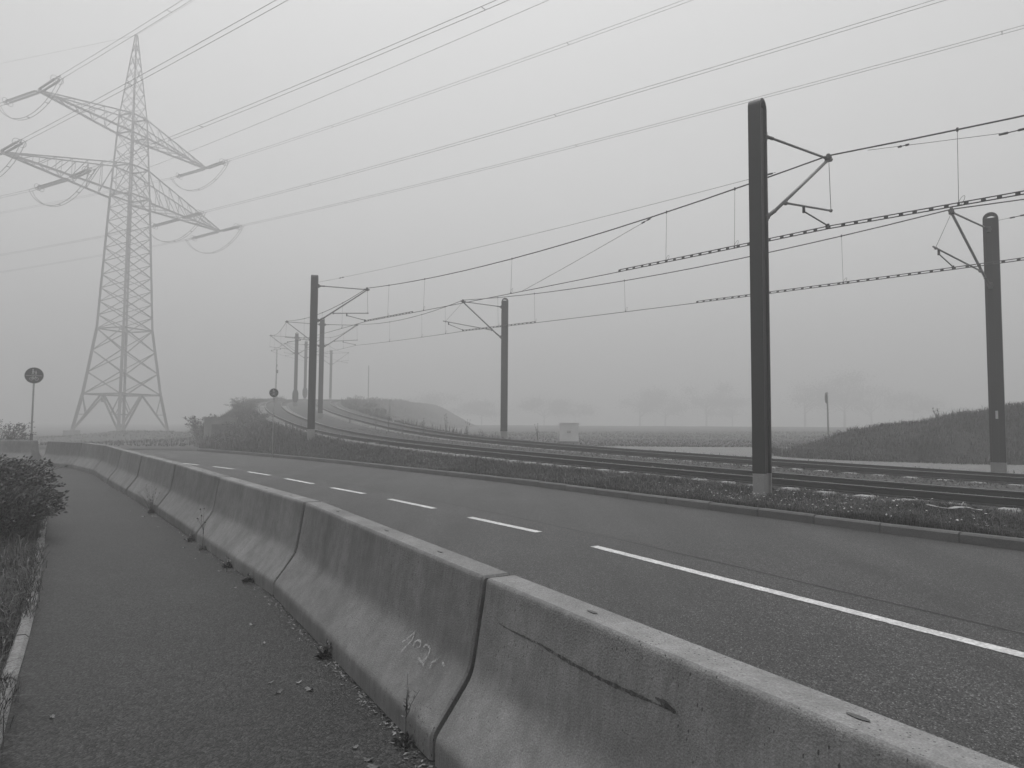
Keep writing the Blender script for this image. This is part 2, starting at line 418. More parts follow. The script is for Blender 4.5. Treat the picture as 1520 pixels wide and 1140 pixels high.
# right-hand slope down to the path and the field
zt = base(RL[:, 0], RL[:, 1]); wid = 1.0 + 2.4 * np.maximum(ZL - zt, 0.05)
G_ = np.linspace(0, 1, 14)[None, :]
lat = wid[:, None] * G_
SXX = RL[:, :1] + CN[:, :1] * lat; SYY = RL[:, 1:] + CN[:, 1:] * lat
zb = base(SXX, SYY)
SZ = ZL[:, None] + (zb - .10 - ZL[:, None]) * (G_ * G_ * (3 - 2 * G_)) + .12 * vnoise(SXX, SYY, .8) * np.clip(np.minimum(G_ * 5, (1 - G_) * 5), 0, 1)
put_structure('embankment_slope', grid_mesh('embankment_slope', SXX, SYY, SZ, M['turf']))

# left verge beside the walkway
EN = normals2(EDGE)
Q_ = np.linspace(0, 1, 30)[None, :] ** 1.4
LXx = EDGE[:, :1] - EN[:, :1] * (.085 + 9 * Q_); LYy = EDGE[:, 1:] - EN[:, 1:] * (.085 + 9 * Q_)
LZz = base(LXx, LYy) + .035 + .05 * vnoise(LXx, LYy, 1.3) * np.clip(Q_ * 12, 0, 1) + .25 * sstep(.1, .7, Q_)
LZz[:, -1] -= .5
put_structure('left_verge', grid_mesh('left_verge', LXx, LYy, LZz, M['turf']))

# ground sheet to the horizon
def inside(poly, X, Y):
    r = np.zeros(X.shape, bool); j = len(poly) - 1
    for i in range(len(poly)):
        xi, yi = poly[i]; xj, yj = poly[j]
        c = ((yi > Y) != (yj > Y)) & (X < (xj - xi) * (Y - yi) / (yj - yi + 1e-12) + xi); r ^= c; j = i
    return r
def axis(lo, hi, step, far_lo, far_hi, g=1.22):
    a = list(np.arange(lo, hi + 1e-6, step)); s = step
    while a[-1] < far_hi: s *= g; a.append(a[-1] + s)
    s = step
    while a[0] > far_lo: s *= g; a.insert(0, a[0] - s)
    return np.array(a)
gx = axis(-40, 34, .4, -650, 650); gy = axis(-6, 96, .4, -60, 900)
GX, GY = np.meshgrid(gx, gy)
GZ = base(GX, GY) + .03 * vnoise(GX, GY, .7)
GZ += sstep(38, 55, GY) * .10 * vnoise(GX, GY, .25)
GZ += .75 * np.exp(-(((GX + 41) / 7.5) ** 2 + ((GY - 78) / 6) ** 2)) + .5 * np.exp(-(((GX + 36) / 7) ** 2 + ((GY - 72) / 5) ** 2))
SLOPE_OUT = np.stack([SXX[:, -3], SYY[:, -3]], 1)
road_left = np.vstack([BT, [(-17.2, 25.6), (-20, 27.4), (-27, 30.5), (-42, 36)]])
road_far = np.array([(-42, 43), (-27, 38.6), (-20, 37.0), (-16.4, 36.0)])
area_a = np.vstack([KERB, KCURL[1:], road_far[::-1][1:], road_left[::-1], EDGE, [(3, -6)]])
lv = np.vstack([EDGE, np.stack([LXx[:, -3], LYy[:, -3]], 1)[::-1]])
low = inside(np.vstack([KERB, road_far[::-1], road_left[::-1][:4], np.array([(-18.5, 25.2)]), EDGE[::-1]]), GX, GY)
low |= inside(np.vstack([TP, SLOPE_OUT[::-1]]), GX, GY) | inside(lv, GX, GY)
GZ = np.where(low, base(GX, GY) - .16, GZ)
put_structure('ground', grid_mesh('ground', GX, GY, GZ, M['field']))

# flat sheets following the plane of the ground
def sheet(name, poly, lift, material, parent=None):
    import bmesh
    bm = bmesh.new(); vs = [bm.verts.new((x, y, bz(x, y) + lift)) for x, y in poly]
    f = bm.faces.new(vs); bmesh.ops.triangulate(bm, faces=[f])
    me = bpy.data.meshes.new(name); bmesh.ops.recalc_face_normals(bm, faces=bm.faces); bm.to_mesh(me); bm.free()
    if me.polygons and sum(p.normal.z for p in me.polygons) < 0: me.flip_normals()
    me.materials.append(material); return put_structure(name, me, parent)
def strip_sheet(name, A, B, n, lift, material, rows=4, parent=None):
    A = resample(A, 1); B = resample(B, 1)
    ra = np.linspace(0, 1, n)
    fA = np.stack([np.interp(ra, np.linspace(0, 1, len(A)), A[:, k]) for k in (0, 1)], 1); fB = np.stack([np.interp(ra, np.linspace(0, 1, len(B)), B[:, k]) for k in (0, 1)], 1)
    t = np.linspace(0, 1, rows)[None, :]
    X = fA[:, :1] + (fB[:, :1] - fA[:, :1]) * t; Y = fA[:, 1:] + (fB[:, 1:] - fA[:, 1:]) * t
    return put_structure(name, grid_mesh(name, X, Y, base(X, Y) + lift, material), parent)
BN = normals2(BT); BCEN = BT + BN * .075
road_l = np.vstack([BCEN, [(-17.6, 25.9), (-20.5, 27.2), (-27, 30.3), (-42, 36)]])
road_r = np.vstack([KERB, [(-16.0, 35.7), (-18, 36.6), (-27, 38.6), (-42, 43)]])
road = strip_sheet('road', road_r, road_l, 90, 0.0, M['road'], 5)
walk_l = np.vstack([EDGE, [(-24, 29)]])
strip_sheet('walkway', np.vstack([BCEN, [(-17.6, 25.9), (-20.5, 27.2), (-25, 29.2)]]), walk_l, 60, 0.0, M['walk'], 4)
strip_sheet('side_track', np.array([(-16.9, 38.2), (-19.5, 38.6), (-24, 40.2), (-33, 44)]), np.array([(-16.2, 36.2), (-19, 36.95), (-27, 38.8), (-37, 41.6)]), 20, .035, M['ballast'], 3)
path_far = np.array([(2.5, 40.6), (3.8, 40.2), (8, 39.2), (13, 38.1), (17, 38.0), (24, 39.2), (38, 44)])
path_near = np.array([(1.5, 38.4), (4, 34.2), (6.4, 30.6), (9.2, 26.3), (12.2, 22.4), (14.4, 19.4), (20, 12.5), (30, 1.5)])
path_in = np.array([(38, 40.5), (24, 36.0), (17, 34.0), (13.2, 32.0), (11.6, 30.2), (12.2, 28.6), (13.67, 26.9), (15.4, 25.4), (17.2, 23.4), (22.5, 17.5), (32, 6.5)])
sheet('path', np.vstack([path_far, path_in, path_near[::-1]]), .045, M['path'])

# earth mound on the right
def mound_z(s, w):
    prof = 2.40 * (1 - np.exp(-np.clip(s, 0, None) / 5.6)) ** 1.1
    return prof * np.clip(np.cos(np.clip(w / 5.8, -1, 1) * math.pi / 2), 0, 1) ** 1.25
m0 = np.array([12.0, 30.9]); md = np.array([.975, -.22]); md /= np.linalg.norm(md); mn = np.array([-md[1], md[0]])
S_, W_ = np.meshgrid(np.linspace(-.8, 34, 120), np.linspace(-6.3, 6.3, 56))
W2 = W_ * np.clip(.25 + np.sqrt(np.clip(S_ + .8, 0, None)) * .32, .2, 1.0)
MX = m0[0] + md[0] * S_ + mn[0] * W2; MY = m0[1] + md[1] * S_ + mn[1] * W2
MZ = base(MX, MY) + .02 + mound_z(S_, W_) + (.42 * vnoise(MX, MY, .45) + .22 * vnoise(MX, MY, 1.2) + .10 * vnoise(MX, MY, 2.7)) * np.clip((6.2 - np.abs(W_)), 0, 1) - .10 * (np.abs(W_) > 6.1)
put_structure('earth_mound', grid_mesh('earth_mound', MX, MY, MZ, M['turf']))

# ------------------------------------------------------------------ haze: one closed box round everything
hz = MB(); hz.box((60, 420, 27), (2300, 1900, 60))
hm = bpy.data.materials.new('haze_air'); hm.use_nodes = True
n, l = nodes(hm); n.remove(n['Principled BSDF'])
pv = n.new('ShaderNodeVolumePrincipled'); pv.inputs['Density'].default_value = HAZE_DENSITY; pv.inputs['Color'].default_value = (.70, .70, .70, 1)
pv.inputs['Anisotropy'].default_value = 0.25
l.new(pv.outputs[0], n['Material Output'].inputs['Volume'])
hz.build('haze', hm, kind='stuff')

# ------------------------------------------------------------------ kerb and edging stones
def stones(parent_name, label, line, w, h, drop, length, name, material, side, lift_fn):
    L = resample(line, length)
    p = thing(parent_name, label, 'kerb'); p['kind'] = 'structure'
    del p['category']
    me = None
    for i in range(len(L) - 1):
        a, b = L[i], L[i + 1]; d = b - a; ln = np.hypot(*d)
        if me is None:
            m = MB(); e = .012; hw = w / 2
            sec = lambda y: [(-hw, y, -drop), (hw, y, -drop), (hw, y, h - e), (hw - e, y, h), (-hw + e * 2, y, h), (-hw, y, h - e * 2)]
            q = length / 2 - .008
            m.loft([sec(-q), sec(q)]); me = m.mesh(name, material)
        o = link(name, me, p); c = (a + b) / 2
        nrm = np.array([d[1], -d[0]]) / ln * side
        c = c + nrm * w / 2
        o.location = (c[0], c[1], bz(*c) + random.uniform(-.004, .004))
        o.rotation_euler = (0, 0, math.atan2(d[1], d[0]) - math.pi / 2 + (0 if side > 0 else math.pi))
        o.scale = (1, ln / length, 1)
    return p
kerb_line = np.vstack([KERB, KCURL[1:]])
stones('kerb', 'grey concrete kerb between road and grass verge', kerb_line, .15, .13, .12, 1.0, 'kerb_stone', M['kerb'], 1, None)
stones('edging', 'pale concrete edging along left side of walkway', EDGE, .085, .035, .15, 1.0, 'edging_stone', M['edging'], -1, None)

# ------------------------------------------------------------------ road marking
dashes = [((4.6, 2.95), (1.04, 8.99)), ((.39, 10.1), (-.67, 11.61)), ((-1.36, 12.74), (-2.42, 14.23)), ((-3.13, 15.25), (-4.17, 16.59)), ((-4.87, 17.56), (-6.04, 19.11)), ((-6.82, 20.2), (-7.95, 21.56)), ((-8.83, 22.72), (-9.99, 23.94)), ((-10.85, 24.75), (-11.9, 25.75)), ((-12.8, 26.6), (-14.0, 27.6))]
for a, b in dashes:
    a, b = np.array(a), np.array(b); d = (b - a) / np.linalg.norm(b - a); nn = np.array([d[1], -d[0]]) * .062
    N = max(3, int(np.linalg.norm(b - a) / .05)); t = np.linspace(0, 1, N)[:, None]
    j1 = RNG.normal(0, .003, (N, 1)); j2 = RNG.normal(0, .003, (N, 1)); c = a + (b - a) * t
    A_ = c + nn * (1 + j1 / .06); B_ = c - nn * (1 + j2 / .06)
    X = np.hstack([A_[:, :1], B_[:, :1]]); Y = np.hstack([A_[:, 1:], B_[:, 1:]])
    link('lane_marking', grid_mesh('lane_marking', X, Y, base(X, Y) + .004, M['paint'], False), road)

cl_ = resample(np.array([(6.6, .2), (1.5, 9.05), (-.2, 11.75), (-3.6, 16.7), (-7.5, 21.9), (-11.5, 26.1), (-15, 29)]), .12)
cl_ = cl_ + normals2(cl_) * .16 + np.stack([vnoise(cl_[:, 1], cl_[:, 0], 1.4), 0 * cl_[:, 0]], 1) * .05
sw = np.array([[-1, 1]]) * (.011 + .012 * np.clip(vnoise(cl_[:, 0], cl_[:, 1], 2.5), -.3, .5))[:, None]; sn = normals2(cl_)
X = cl_[:, :1] + sn[:, :1] * sw; Y = cl_[:, 1:] + sn[:, 1:] * sw
link('tar_seam', grid_mesh('tar_seam', X, Y, base(X, Y) + .003, M['rubber_gap_shade'], False), road)

# ------------------------------------------------------------------ concrete barriers
HB = .825
_HP = [(.345, 0), (.345, .075), (.344, .100), (.340, .120), (.330, .138), (.315, .158), (.240, .258), (.190, .326), (.170, .356), (.156, .385), (.146, .420), (.139, .46), (.112, .62), (.092, .745), (.086, .790), (.084, .805), (.079, .818), (.070, .825)]
def barrier_section(y, inset=0.0):
    p = [(x - inset, y, z) for x, z in _HP] + [(-x + inset, y, z) for x, z in reversed(_HP)]
    return [(x, yy, max(0, z - (inset if z > .8 else 0))) for x, yy, z in p]
def make_barrier(a, b, label, gap=.03, chip=False):
    """a, b: centre line ends (world xy)"""
    a, b = np.array(a), np.array(b); d = b - a; L = np.hypot(*d); u = d / L; c = (a + b) / 2
    o = thing('concrete_barrier', label, 'barrier', (c[0], c[1], bz(*c)), math.atan2(d[1], d[0]) - math.pi / 2, 'concrete barriers lined up along the walkway')
    q = L / 2 - gap / 2
    m = MB(); ys = [-q, -q + .012] + list(np.linspace(-q + .3, q - .3, 5)) + [q - .012, q]
    ins = [.010, 0, 0, 0, 0, 0, 0, 0, .010]
    slope = SX * u[0] + SY * u[1]
    m.loft([[(x, y, z + slope * y) for x, y, z in barrier_section(yy, i)] for yy, i in zip(ys, ins)], smooth=True)
    nb = 2 * len(_HP)
    for k in list(range(nb)) + list(range(len(m.sm) - 2 - nb, len(m.sm))): m.sm[k] = False
    body = m.build('body', M['barrier'], o)
    body.data.set_sharp_from_angle(angle=math.radians(32))
    # dark inset section in the far-end gap: joint shade put into colour
    k = MB(); k.loft([[(x * .82, y, min(z, .79) + slope * y) for x, y, z in barrier_section(yy, .03)] for yy in (q - .01, q + gap * .9)]); k.build('joint_gap_shade', M['rubber_gap_shade'], o)
    for yy in (-L * .30, -.05 * L, L * .28):
        s = MB()
        e = [(.009 * math.cos(t) * 1, .030 * math.sin(t)) for t in np.linspace(0, 2 * math.pi, 13)[:-1]]
        zt = HB + .001 + slope * yy
        s.loft([[(x, yy + y, zt) for x, y in e], [(x * 1.25, yy + y * 1.15, zt + .002) for x, y in e]], caps=True)
        s.build('lifting_hole_shade', M['fit'], o)  # dark raised oval, painting the shade of a recessed lifting hole
    return o, L
bl = ['nearest concrete barrier with a long dark scrape along its face', 'concrete barrier with a chalked number on its lower slope', 'concrete barrier just beyond the wide open joint, third along the walkway',
      'fourth concrete barrier along the walkway, with tall weed stalk at its foot', 'fifth concrete barrier along the walkway, bushy weed growing at its joint', 'sixth concrete barrier, with a dark slot at the top of its joint',
      'seventh concrete barrier, where the walkway starts to bend left', 'eighth concrete barrier, second from the far gap in the row', 'last concrete barrier of the row beside the gap and sign post']
bar = {}
for i in range(10):
    a, b = BCEN[i], BCEN[i + 1]
    lab = 'concrete barrier nearest the camera at the lower edge of the picture' if i == 0 else bl[i - 1]
    gp = {0: .025, 1: .026, 2: .055, 3: .08}.get(i, .10)
    wob = np.random.default_rng(40 + i).normal(0, .006, 2) if i > 3 else np.zeros(2)
    bar[i] = make_barrier(a + wob, b - wob, lab, gp)[0]
make_barrier((-17.3, 25.95), (-20.6, 26.6), 'concrete barrier standing left of the gap, behind the leafy shrub')
make_barrier((-20.65, 26.62), (-24, 27.3), 'concrete barrier at left picture edge beyond the shrub')

def ribbon_on_barrier(o, idx, pts, width, pA, pB, name, material, jitter=0.0, lift=.0025):
    """pts in (distance from joint idx along the row, distance down the face from profile point pA); profile points are (outward from top edge, z)"""
    T = BT[idx]; T2 = BT[idx + 1]; ax = (T2 - T) / np.linalg.norm(T2 - T); nl = np.array([-ax[1], ax[0]])
    zb_ = bz(*T)
    A = np.array([*(T + nl * pA[0]), zb_ + pA[1]]); B = np.array([*(T + nl * pB[0]), zb_ + pB[1]])
    e = np.array([*ax, SX * ax[0] + SY * ax[1]]); f = (B - A) / np.linalg.norm(B - A); nn = np.cross(e, f); nn = nn / np.linalg.norm(nn)
    if nn[:2] @ nl < 0: nn = -nn
    P = np.array(pts, float); P = catmull(P, 6) if len(P) > 2 else P
    W = np.array([A + e * p[0] + f * p[1] + nn * lift for p in P])
    t = np.gradient(W, axis=0); t /= np.linalg.norm(t, axis=1)[:, None]; sd_ = np.cross(nn, t)
    m = MB(); N = len(W)
    wv = np.array(width) if hasattr(width, '__len__') else np.full(N, width)
    if len(wv) != N: wv = np.interp(np.linspace(0, 1, N), np.linspace(0, 1, len(wv)), wv)
    wv = wv * (1 + RNG.uniform(-jitter, jitter, N))
    vs = []
    for k in range(N): vs += [W[k] + sd_[k] * wv[k] / 2, W[k] - sd_[k] * wv[k] / 2]
    return m.add(vs and local(o, vs), [(2 * k, 2 * k + 1, 2 * k + 3, 2 * k + 2) for k in range(N - 1)]), name, material
strokes = [[(.774, .099), (.738, .063), (.701, .015)], [(.701, .015), (.681, .053), (.699, .095), (.713, .139)], [(.631, .078), (.636, .054), (.609, .037), (.569, .042), (.557, .065)],
           [(.520, .053), (.512, .035), (.464, .035), (.435, .053), (.435, .094), (.455, .118)], [(.503, .109), (.451, .119), (.406, .123)], [(.320, .051), (.332, .07), (.356, .089), (.343, .118)], [(.262, .056), (.228, .068)]]
# the face the number is chalked on: profile (.058,.40) -> (.258,.145) from the near top edge
for s_ in strokes:
    ribbon_on_barrier(bar[2], 2, s_, .011, (.070, .402), (.262, .138), 'chalk', None, .3, .006)[0].build('chalk_stroke', M['chalk'], bar[2])
sc_pts = [(3.30, .155), (3.22, .160), (3.158, .160), (3.05, .158), (2.963, .156), (2.85, .160), (2.712, .165), (2.6, .165), (2.499, .166), (2.367, .160), (2.28, .156), (2.15, .150)]
ribbon_on_barrier(bar[1], 1, sc_pts, [.003, .007, .006, .009, .008, .011, .014, .013, .011, .016, .010, .004], (.020, .815), (.062, .43), 'scrape', None, .35, .004)[0].build('scrape_mark', M['scrape'], bar[1])
ribbon_on_barrier(bar[1], 1, [(2.23, .135), (2.18, .140), (2.13, .150)], [.006, .022, .010], (.020, .815), (.062, .43), 'scrape', None, .3, .005)[0].build('scrape_mark', M['scrape'], bar[1])

# ------------------------------------------------------------------ tram tracks
def sweep(pts, zs, n2, prof, lat0):
    V = []
    for p, z, nn in zip(pts, zs, n2):
        V.append([(p[0] + nn[0] * (lat0 + a), p[1] + nn[1] * (lat0 + a), z + b) for a, b in prof])
    return V
RAIL = [(-.06, -.15), (.06, -.15), (.06, -.135), (.012, -.12), (.010, -.045), (.034, -.03), (.034, -.004), (.024, 0), (-.024, 0), (-.034, -.004), (-.034, -.03), (-.010, -.045), (-.012, -.12), (-.06, -.135)]
slm = MB(); hw, hh, hl = .13, .09, 1.22
slm.loft([[(x, -hw, -hh), (x, hw, -hh), (x, hw, hh * .55), (x, hw - .03, hh), (x, -hw + .03, hh), (x, -hw, hh * .55)] for x in (-hl, hl)])
sleeper_me = slm.mesh('sleeper', M['sleeper'])
fm = MB()
for sx in (-.72, .72):
    for k in (-.11, .11): fm.box((sx + k, 0, hh + .015), (.10, .14, .035))
fast_me = fm.mesh('rail_fastening', M['rail'])
arc = np.r_[0, np.cumsum(np.linalg.norm(np.diff(CL[:, :2], axis=0), axis=1))]
def at_s(s): return np.array([np.interp(s, arc, CL[:, k]) for k in range(4)]), np.array([np.interp(s, arc, CN[:, k]) for k in range(2)])
for side, lab in ((-1, 'tram track nearer the road, dark rails on pale sleepers'), (1, 'far tram track curving up the embankment')):
    t = thing('tram_track', lab, 'tram track', (0, 0, 0), 0, 'tram tracks curving uphill'); t['kind'] = 'structure'
    del t['category']
    pts = CL[:, :2] + CN * (CL[:, 3:4] * side)
    for g in (-.74, .74):
        rb = MB(); rb.loft(sweep(pts, CL[:, 2], CN, RAIL, g)); r = rb.build('rail', [M['rail'], M['railtop']], t)
        mi = np.zeros(len(r.data.polygons), int)
        kk = np.arange(len(mi)) % len(RAIL); mi[(kk >= 6) & (kk <= 8)] = 1
        r.data.polygons.foreach_set('material_index', mi)
    for g in (-1.40, 1.40):
        rb = MB(); rb.loft(sweep(pts, CL[:, 2], CN, [(-.07, -.3), (.07, -.3), (.07, -.185), (-.07, -.185)], g)); rb.build('edge_strip', M['strip'], t)
    s = 8.0
    while s < 92:
        c, nn = at_s(s); o = link('sleeper', sleeper_me, t)
        p = c[:2] + nn * c[3] * side
        o.location = (p[0], p[1], c[2] - .15 - hh + random.uniform(-.004, .004)); o.rotation_euler = (0, 0, math.atan2(nn[1], nn[0]))
        if s < 60: link('rail_fastening', fast_me, o)
        s += .75

# ------------------------------------------------------------------ pole with arch top
def pole_shaft(m, H, W, D, z0=0, arch=True):
    """two flange plates joined by a round arch, web recessed between them. local: X across the arch face, Y through the arch."""
    th, rec = .048, .05
    R = W / 2; zc = H - R
    K = 14
    outer = [(-R, z0)] + ([(R * math.cos(math.pi - math.pi * k / K), zc + R * math.sin(math.pi * k / K)) for k in range(K + 1)] if arch else [(-R, H), (R, H)]) + [(R, z0)]
    ri = R - th
    inner = [(-ri, z0)] + ([(ri * math.cos(math.pi - math.pi * k / K), zc + ri * math.sin(math.pi * k / K)) for k in range(K + 1)] if arch else [(-ri, H - th), (ri, H - th)]) + [(ri, z0)]
    N = len(outer); b = .012
    V = []
    for y, o_ in ((-D / 2, 0), (D / 2, 0)):
        V += [(x, y, z) for x, z in outer] + [(x, y, z) for x, z in inner]
    F = []
    for k in range(N - 1):
        F.append((k, k + 1, N + k + 1, N + k)); F.append((2 * N + k + 1, 2 * N + k, 3 * N + k, 3 * N + k + 1))
        F.append((k + 1, k, 2 * N + k, 2 * N + k + 1)); F.append((N + k, N + k + 1, 3 * N + k + 1, 3 * N + k))
    m.add(V, F)
    # web, stopping below the arch
    m.box((0, 0, (z0 + zc + .035) / 2), (2 * ri + .004, D - 2 * rec, zc + .035 - z0))
    # rib down the middle of each web face
    for y in (-1, 1): m.box((0, y * (D / 2 - rec + .008), (z0 + zc - .1) / 2), (.05, .022, zc - .1 - z0))
    return m
POLE_H, FOOT = 7.34, .46
def insulator(m, a, b, r=.035, n=5):
    a, b = Vector(a), Vector(b); P = []; R_ = []
    for k in range(n * 2 + 1):
        P.append(a.lerp(b, k / (n * 2))); R_.append(r if k % 2 else r * .65)
    m.tube(P, R_, 10)
def make_pole(loc, arch_dir, arms, label, W=.36, D=.28, group='tram poles carrying the overhead wires', tag_plate=None, push=(), H=POLE_H):
    """arms: list of unit directions (towards each track)"""
    rz = math.atan2(arch_dir[1], arch_dir[0]) + math.pi / 2
    o = thing('tram_pole', label, 'tram pole', loc, rz, group)
    pole_shaft(MB(), H, W, D, FOOT).build('shaft', M['pole'], o)
    f = MB(); th = .035
    for x in (-1, 1): f.box((x * (W / 2 - th / 2 - .001), 0, FOOT / 2 - .15), (th, D - .004, FOOT + .3))
    f.box((0, 0, FOOT / 2 - .15), (W - 2 * th, D - .10, FOOT + .3)); f.build('foot', M['galv'], o)
    tips = []
    c, s = math.cos(-rz), math.sin(-rz)
    for ai, d in enumerate(arms):
        a = Vector((c * d[0] - s * d[1], s * d[0] + c * d[1], 0)); sd_ = Vector((-a.y, a.x, 0))
        off = (W / 2) if abs(a.x) > abs(a.y) else D / 2
        P = lambda r, z: a * r + Vector((0, 0, z))
        # parts of the cantilever
        for z in (6.86, 5.30):
            b = MB(); b.box(a * (off + .02) + Vector((0, 0, z)), (.10, .10, .16)); b.tube([P(off, z) - sd_ * .07, P(off, z) + sd_ * .07], .03, 8); b.tube([P(off + .03, z), P(off + .12, z)], .045, 10)
            b.build('arm_bracket', M['fit'], o)
        t = MB(); t.tube([P(off + .30, 6.88), P(2.44, 6.93)], .024, 8); t.build('top_tube', M['tube'], o)
        i = MB(); insulator(i, P(off + .06, 6.865), P(off + .32, 6.88)); i.build('insulator', M['fit'], o)
        t = MB(); t.tube([P(off + .34, 5.47), P(2.42, 6.90)], .033, 10); t.build('strut', M['tube'], o)
        i = MB(); insulator(i, P(off + .08, 5.31), P(off + .36, 5.48), .042); i.build('insulator', M['fit'], o)
        h = MB(); h.box(P(2.44, 6.93), (.12, .12, .10)); h.sphere(P(2.44, 7.0), .05, 8); h.tube([P(2.30, 6.93), P(2.56, 6.94)], .035, 8); h.build('messenger_clamp', M['fit'], o)
        if ai in push:      # arm that pushes the contact wire back towards the pole
            s1, s2, r1, r2, h2 = (.78, 5.62), (3.52, 5.86), (3.22, 5.72), (2.44, 5.50), (3.38, 5.86)
        else:
            s1, s2, r1, r2, h2 = (.88, 5.69), (2.52, 5.84), (1.50, 5.64), (2.36, 5.50), (2.50, 5.86)
        t = MB(); t.tube([P(*s1), P(*s2)], .022, 8); t.sphere(P(*s1), .05, 8); t.sphere(P(*h2) - Vector((0, 0, .02)), .04, 8); t.build('steady_tube', M['tube'], o)
        t = MB(); t.tube([P(r1[0], r1[1] + .10), P(r1[0], r1[1] - .03)], .03, 8); t.tube([P(*r1), P(*r2)], .015, 8); t.box(P(r2[0], r2[1] - .02), (.05, .07, .10)); t.build('registration_arm', M['fit'], o)
        t = MB(); t.tube([P(2.46, 6.88), P(*h2)], .006, 6); t.build('hanger_wire', M['wire'], o)
        tips.append((Vector(loc) + Vector((d[0] * 2.44, d[1] * 2.44, 7.0)), Vector(loc) + Vector((d[0] * 2.40, d[1] * 2.40, 5.44))))
    if tag_plate:
        p = MB(); p.box((tag_plate * W / 2 * 0, -D / 2 + .02, 1.75), (.06, .012, .22)); p.build('number_plate', M['pict'], o)
    return tips
nA = np.array((.8105, .586)); nC = np.array((.855, .518)); nE = np.array((.955, .297)); nF = np.array((.955, .297)); nG = np.array((.985, .17)); nH = np.array((1, .02))
PA = (4.62, 13.15, .30); PB = (13.25, 19.4, .24); PC = (-8.85, 31.4, .93); PD = (-.40, 36.5, .86); PE = (-13.75, 51.0, 1.95); PF = (-21.3, 69.8, 3.30); PG = (-24.8, 85, 4.3); PH = (-26.1, 102, 5.0)
tA = make_pole(PA, (.785, -.62), [nA], 'nearest tall dark tram pole standing on the verge', D=.235, H=7.51)[0]
tB = make_pole(PB, (-.60, -.80), [-nA], 'dark tram pole in front of the grassy mound', tag_plate=1, push=(0,))[0]
tC = make_pole(PC, (1, .12), [nC], 'dark tram pole at the left end of the verge', W=.26, D=.29)[0]
tD = make_pole(PD, (.10, -1), [-nC], 'tram pole on the far side near the grey cabinet', W=.34, push=(0,))[0]
tE = make_pole(PE, (.3, -1), [-nE, nE], 'greyish tram pole between the tracks with arms both sides', W=.33)
tF = make_pole(PF, (.3, -1), [-nF, nF], 'hazy tram pole between the tracks behind the small round sign', W=.33)
tG = make_pole(PG, (.3, -1), [-nG, nG], 'faint tram pole where the tracks leave the bend', W=.33)
for pp in (PF, PG):
    ob = [o for o in bpy.data.objects if o.get('category') == 'tram pole' and (o.location - Vector(pp)).length < .05][0]
    m = MB(); m.tube([(0, 0, .55), (0, 0, .85), (0, 0, 1.35), (0, 0, 1.65)], [.20, .29, .29, .20], 12); m.build('collar', M['pole'], ob)
tH = make_pole(PH, (.3, -1), [-nH, nH], 'faintest tram pole, almost lost in the fog', W=.33)

# ------------------------------------------------------------------ overhead wires
back = Vector((.665, -.747, 0))
def span(a, b, sag, n=14):
    a, b = Vector(a), Vector(b)
    return [a.lerp(b, k / n) - Vector((0, 0, sag * 4 * (k / n) * (1 - k / n))) for k in range(n + 1)]
def poly_at(P, t):
    k = t * (len(P) - 1); i = min(int(k), len(P) - 2); return P[i].lerp(P[i + 1], k - i)
def overhead(side_name, sup, ladders, drops, labM, labC):
    """sup: list of (messenger point, contact point) from near to far; ladders: (span, t0, t1) with twin clipped wires; drops: (span, t)"""
    tm = thing('messenger_wire', labM, 'overhead wire', sup[1][0], 0, 'messenger wires above the tram tracks')
    tc = thing('contact_wire', labC, 'overhead wire', sup[1][1], 0, 'contact wires above the tram tracks')
    wm, wc, dr, cl, lw = MB(), MB(), [], MB(), MB()
    MS = []; CS = []
    for (m1, c1), (m2, c2) in zip(sup[:-1], sup[1:]):
        MS.append(span(m1, m2, .42 * (m2 - m1).length / 22.7)); CS.append(span(c1, c2, .04))
        wm.tube(local(tm, MS[-1]), .016, 6); wc.tube(local(tc, CS[-1]), .0115, 6)
    wm.build('wire', M['wire'], tm); wc.build('wire', M['wire'], tc)
    for s, t in drops:
        a = poly_at(MS[s], t); b = poly_at(CS[s], t); d = MB(); d.tube(local(tm, [a, b]), .0045, 5)
        d.box(local(tm, [a])[0], (.03, .03, .07)); d.box(local(tm, [b])[0] + Vector((0, 0, .02)), (.03, .03, .06))
        lp = [b + Vector((0, 0, .085 - .085 * math.cos(q))) + back * (.05 + .055 * math.sin(q - .8)) for q in np.linspace(0, 2 * math.pi, 12)]
        d.tube(local(tm, lp), .004, 4, cap=False)
        d.build('dropper', M['wire'], tm)
    for s, t0, t1 in ladders:
        P = [poly_at(CS[s], t) for t in np.linspace(t0, t1, 20)]; up = Vector((0, 0, .056))
        lw = MB(); lw.tube(local(tc, [p + up for p in P]), .0115, 6); lw.build('twin_wire', M['wire'], tc)
        L = (P[-1] - P[0]).length; nn = int(L / .27)
        for k in range(nn + 1):
            c = poly_at(P, min(1, max(0, (k + random.uniform(-.1, .1)) / nn))) + up / 2; d = (P[-1] - P[0]).normalized()
            R3 = d.to_track_quat('Y', 'Z').to_matrix()
            cl.box(local(tc, [c])[0], (.022, .075, .062), R3)
    if ladders:
        cl.build('spacer_clips', M['wire'], tc, kind='stuff')
    return MS, CS
A0 = (tA[0] + back * 22.7 - Vector((0, 0, .3)), tA[1] + back * 22.7 - Vector((0, 0, .45))); B0 = (tB[0] + back * 22.7, tB[1] + back * 22.7)
E2 = tE
near_sup = [A0, tA, tC, tE[0], tF[0], tG[0], tH[0]]
far_sup = [B0, tB, tD, tE[1], tF[1], tG[1], tH[1]]
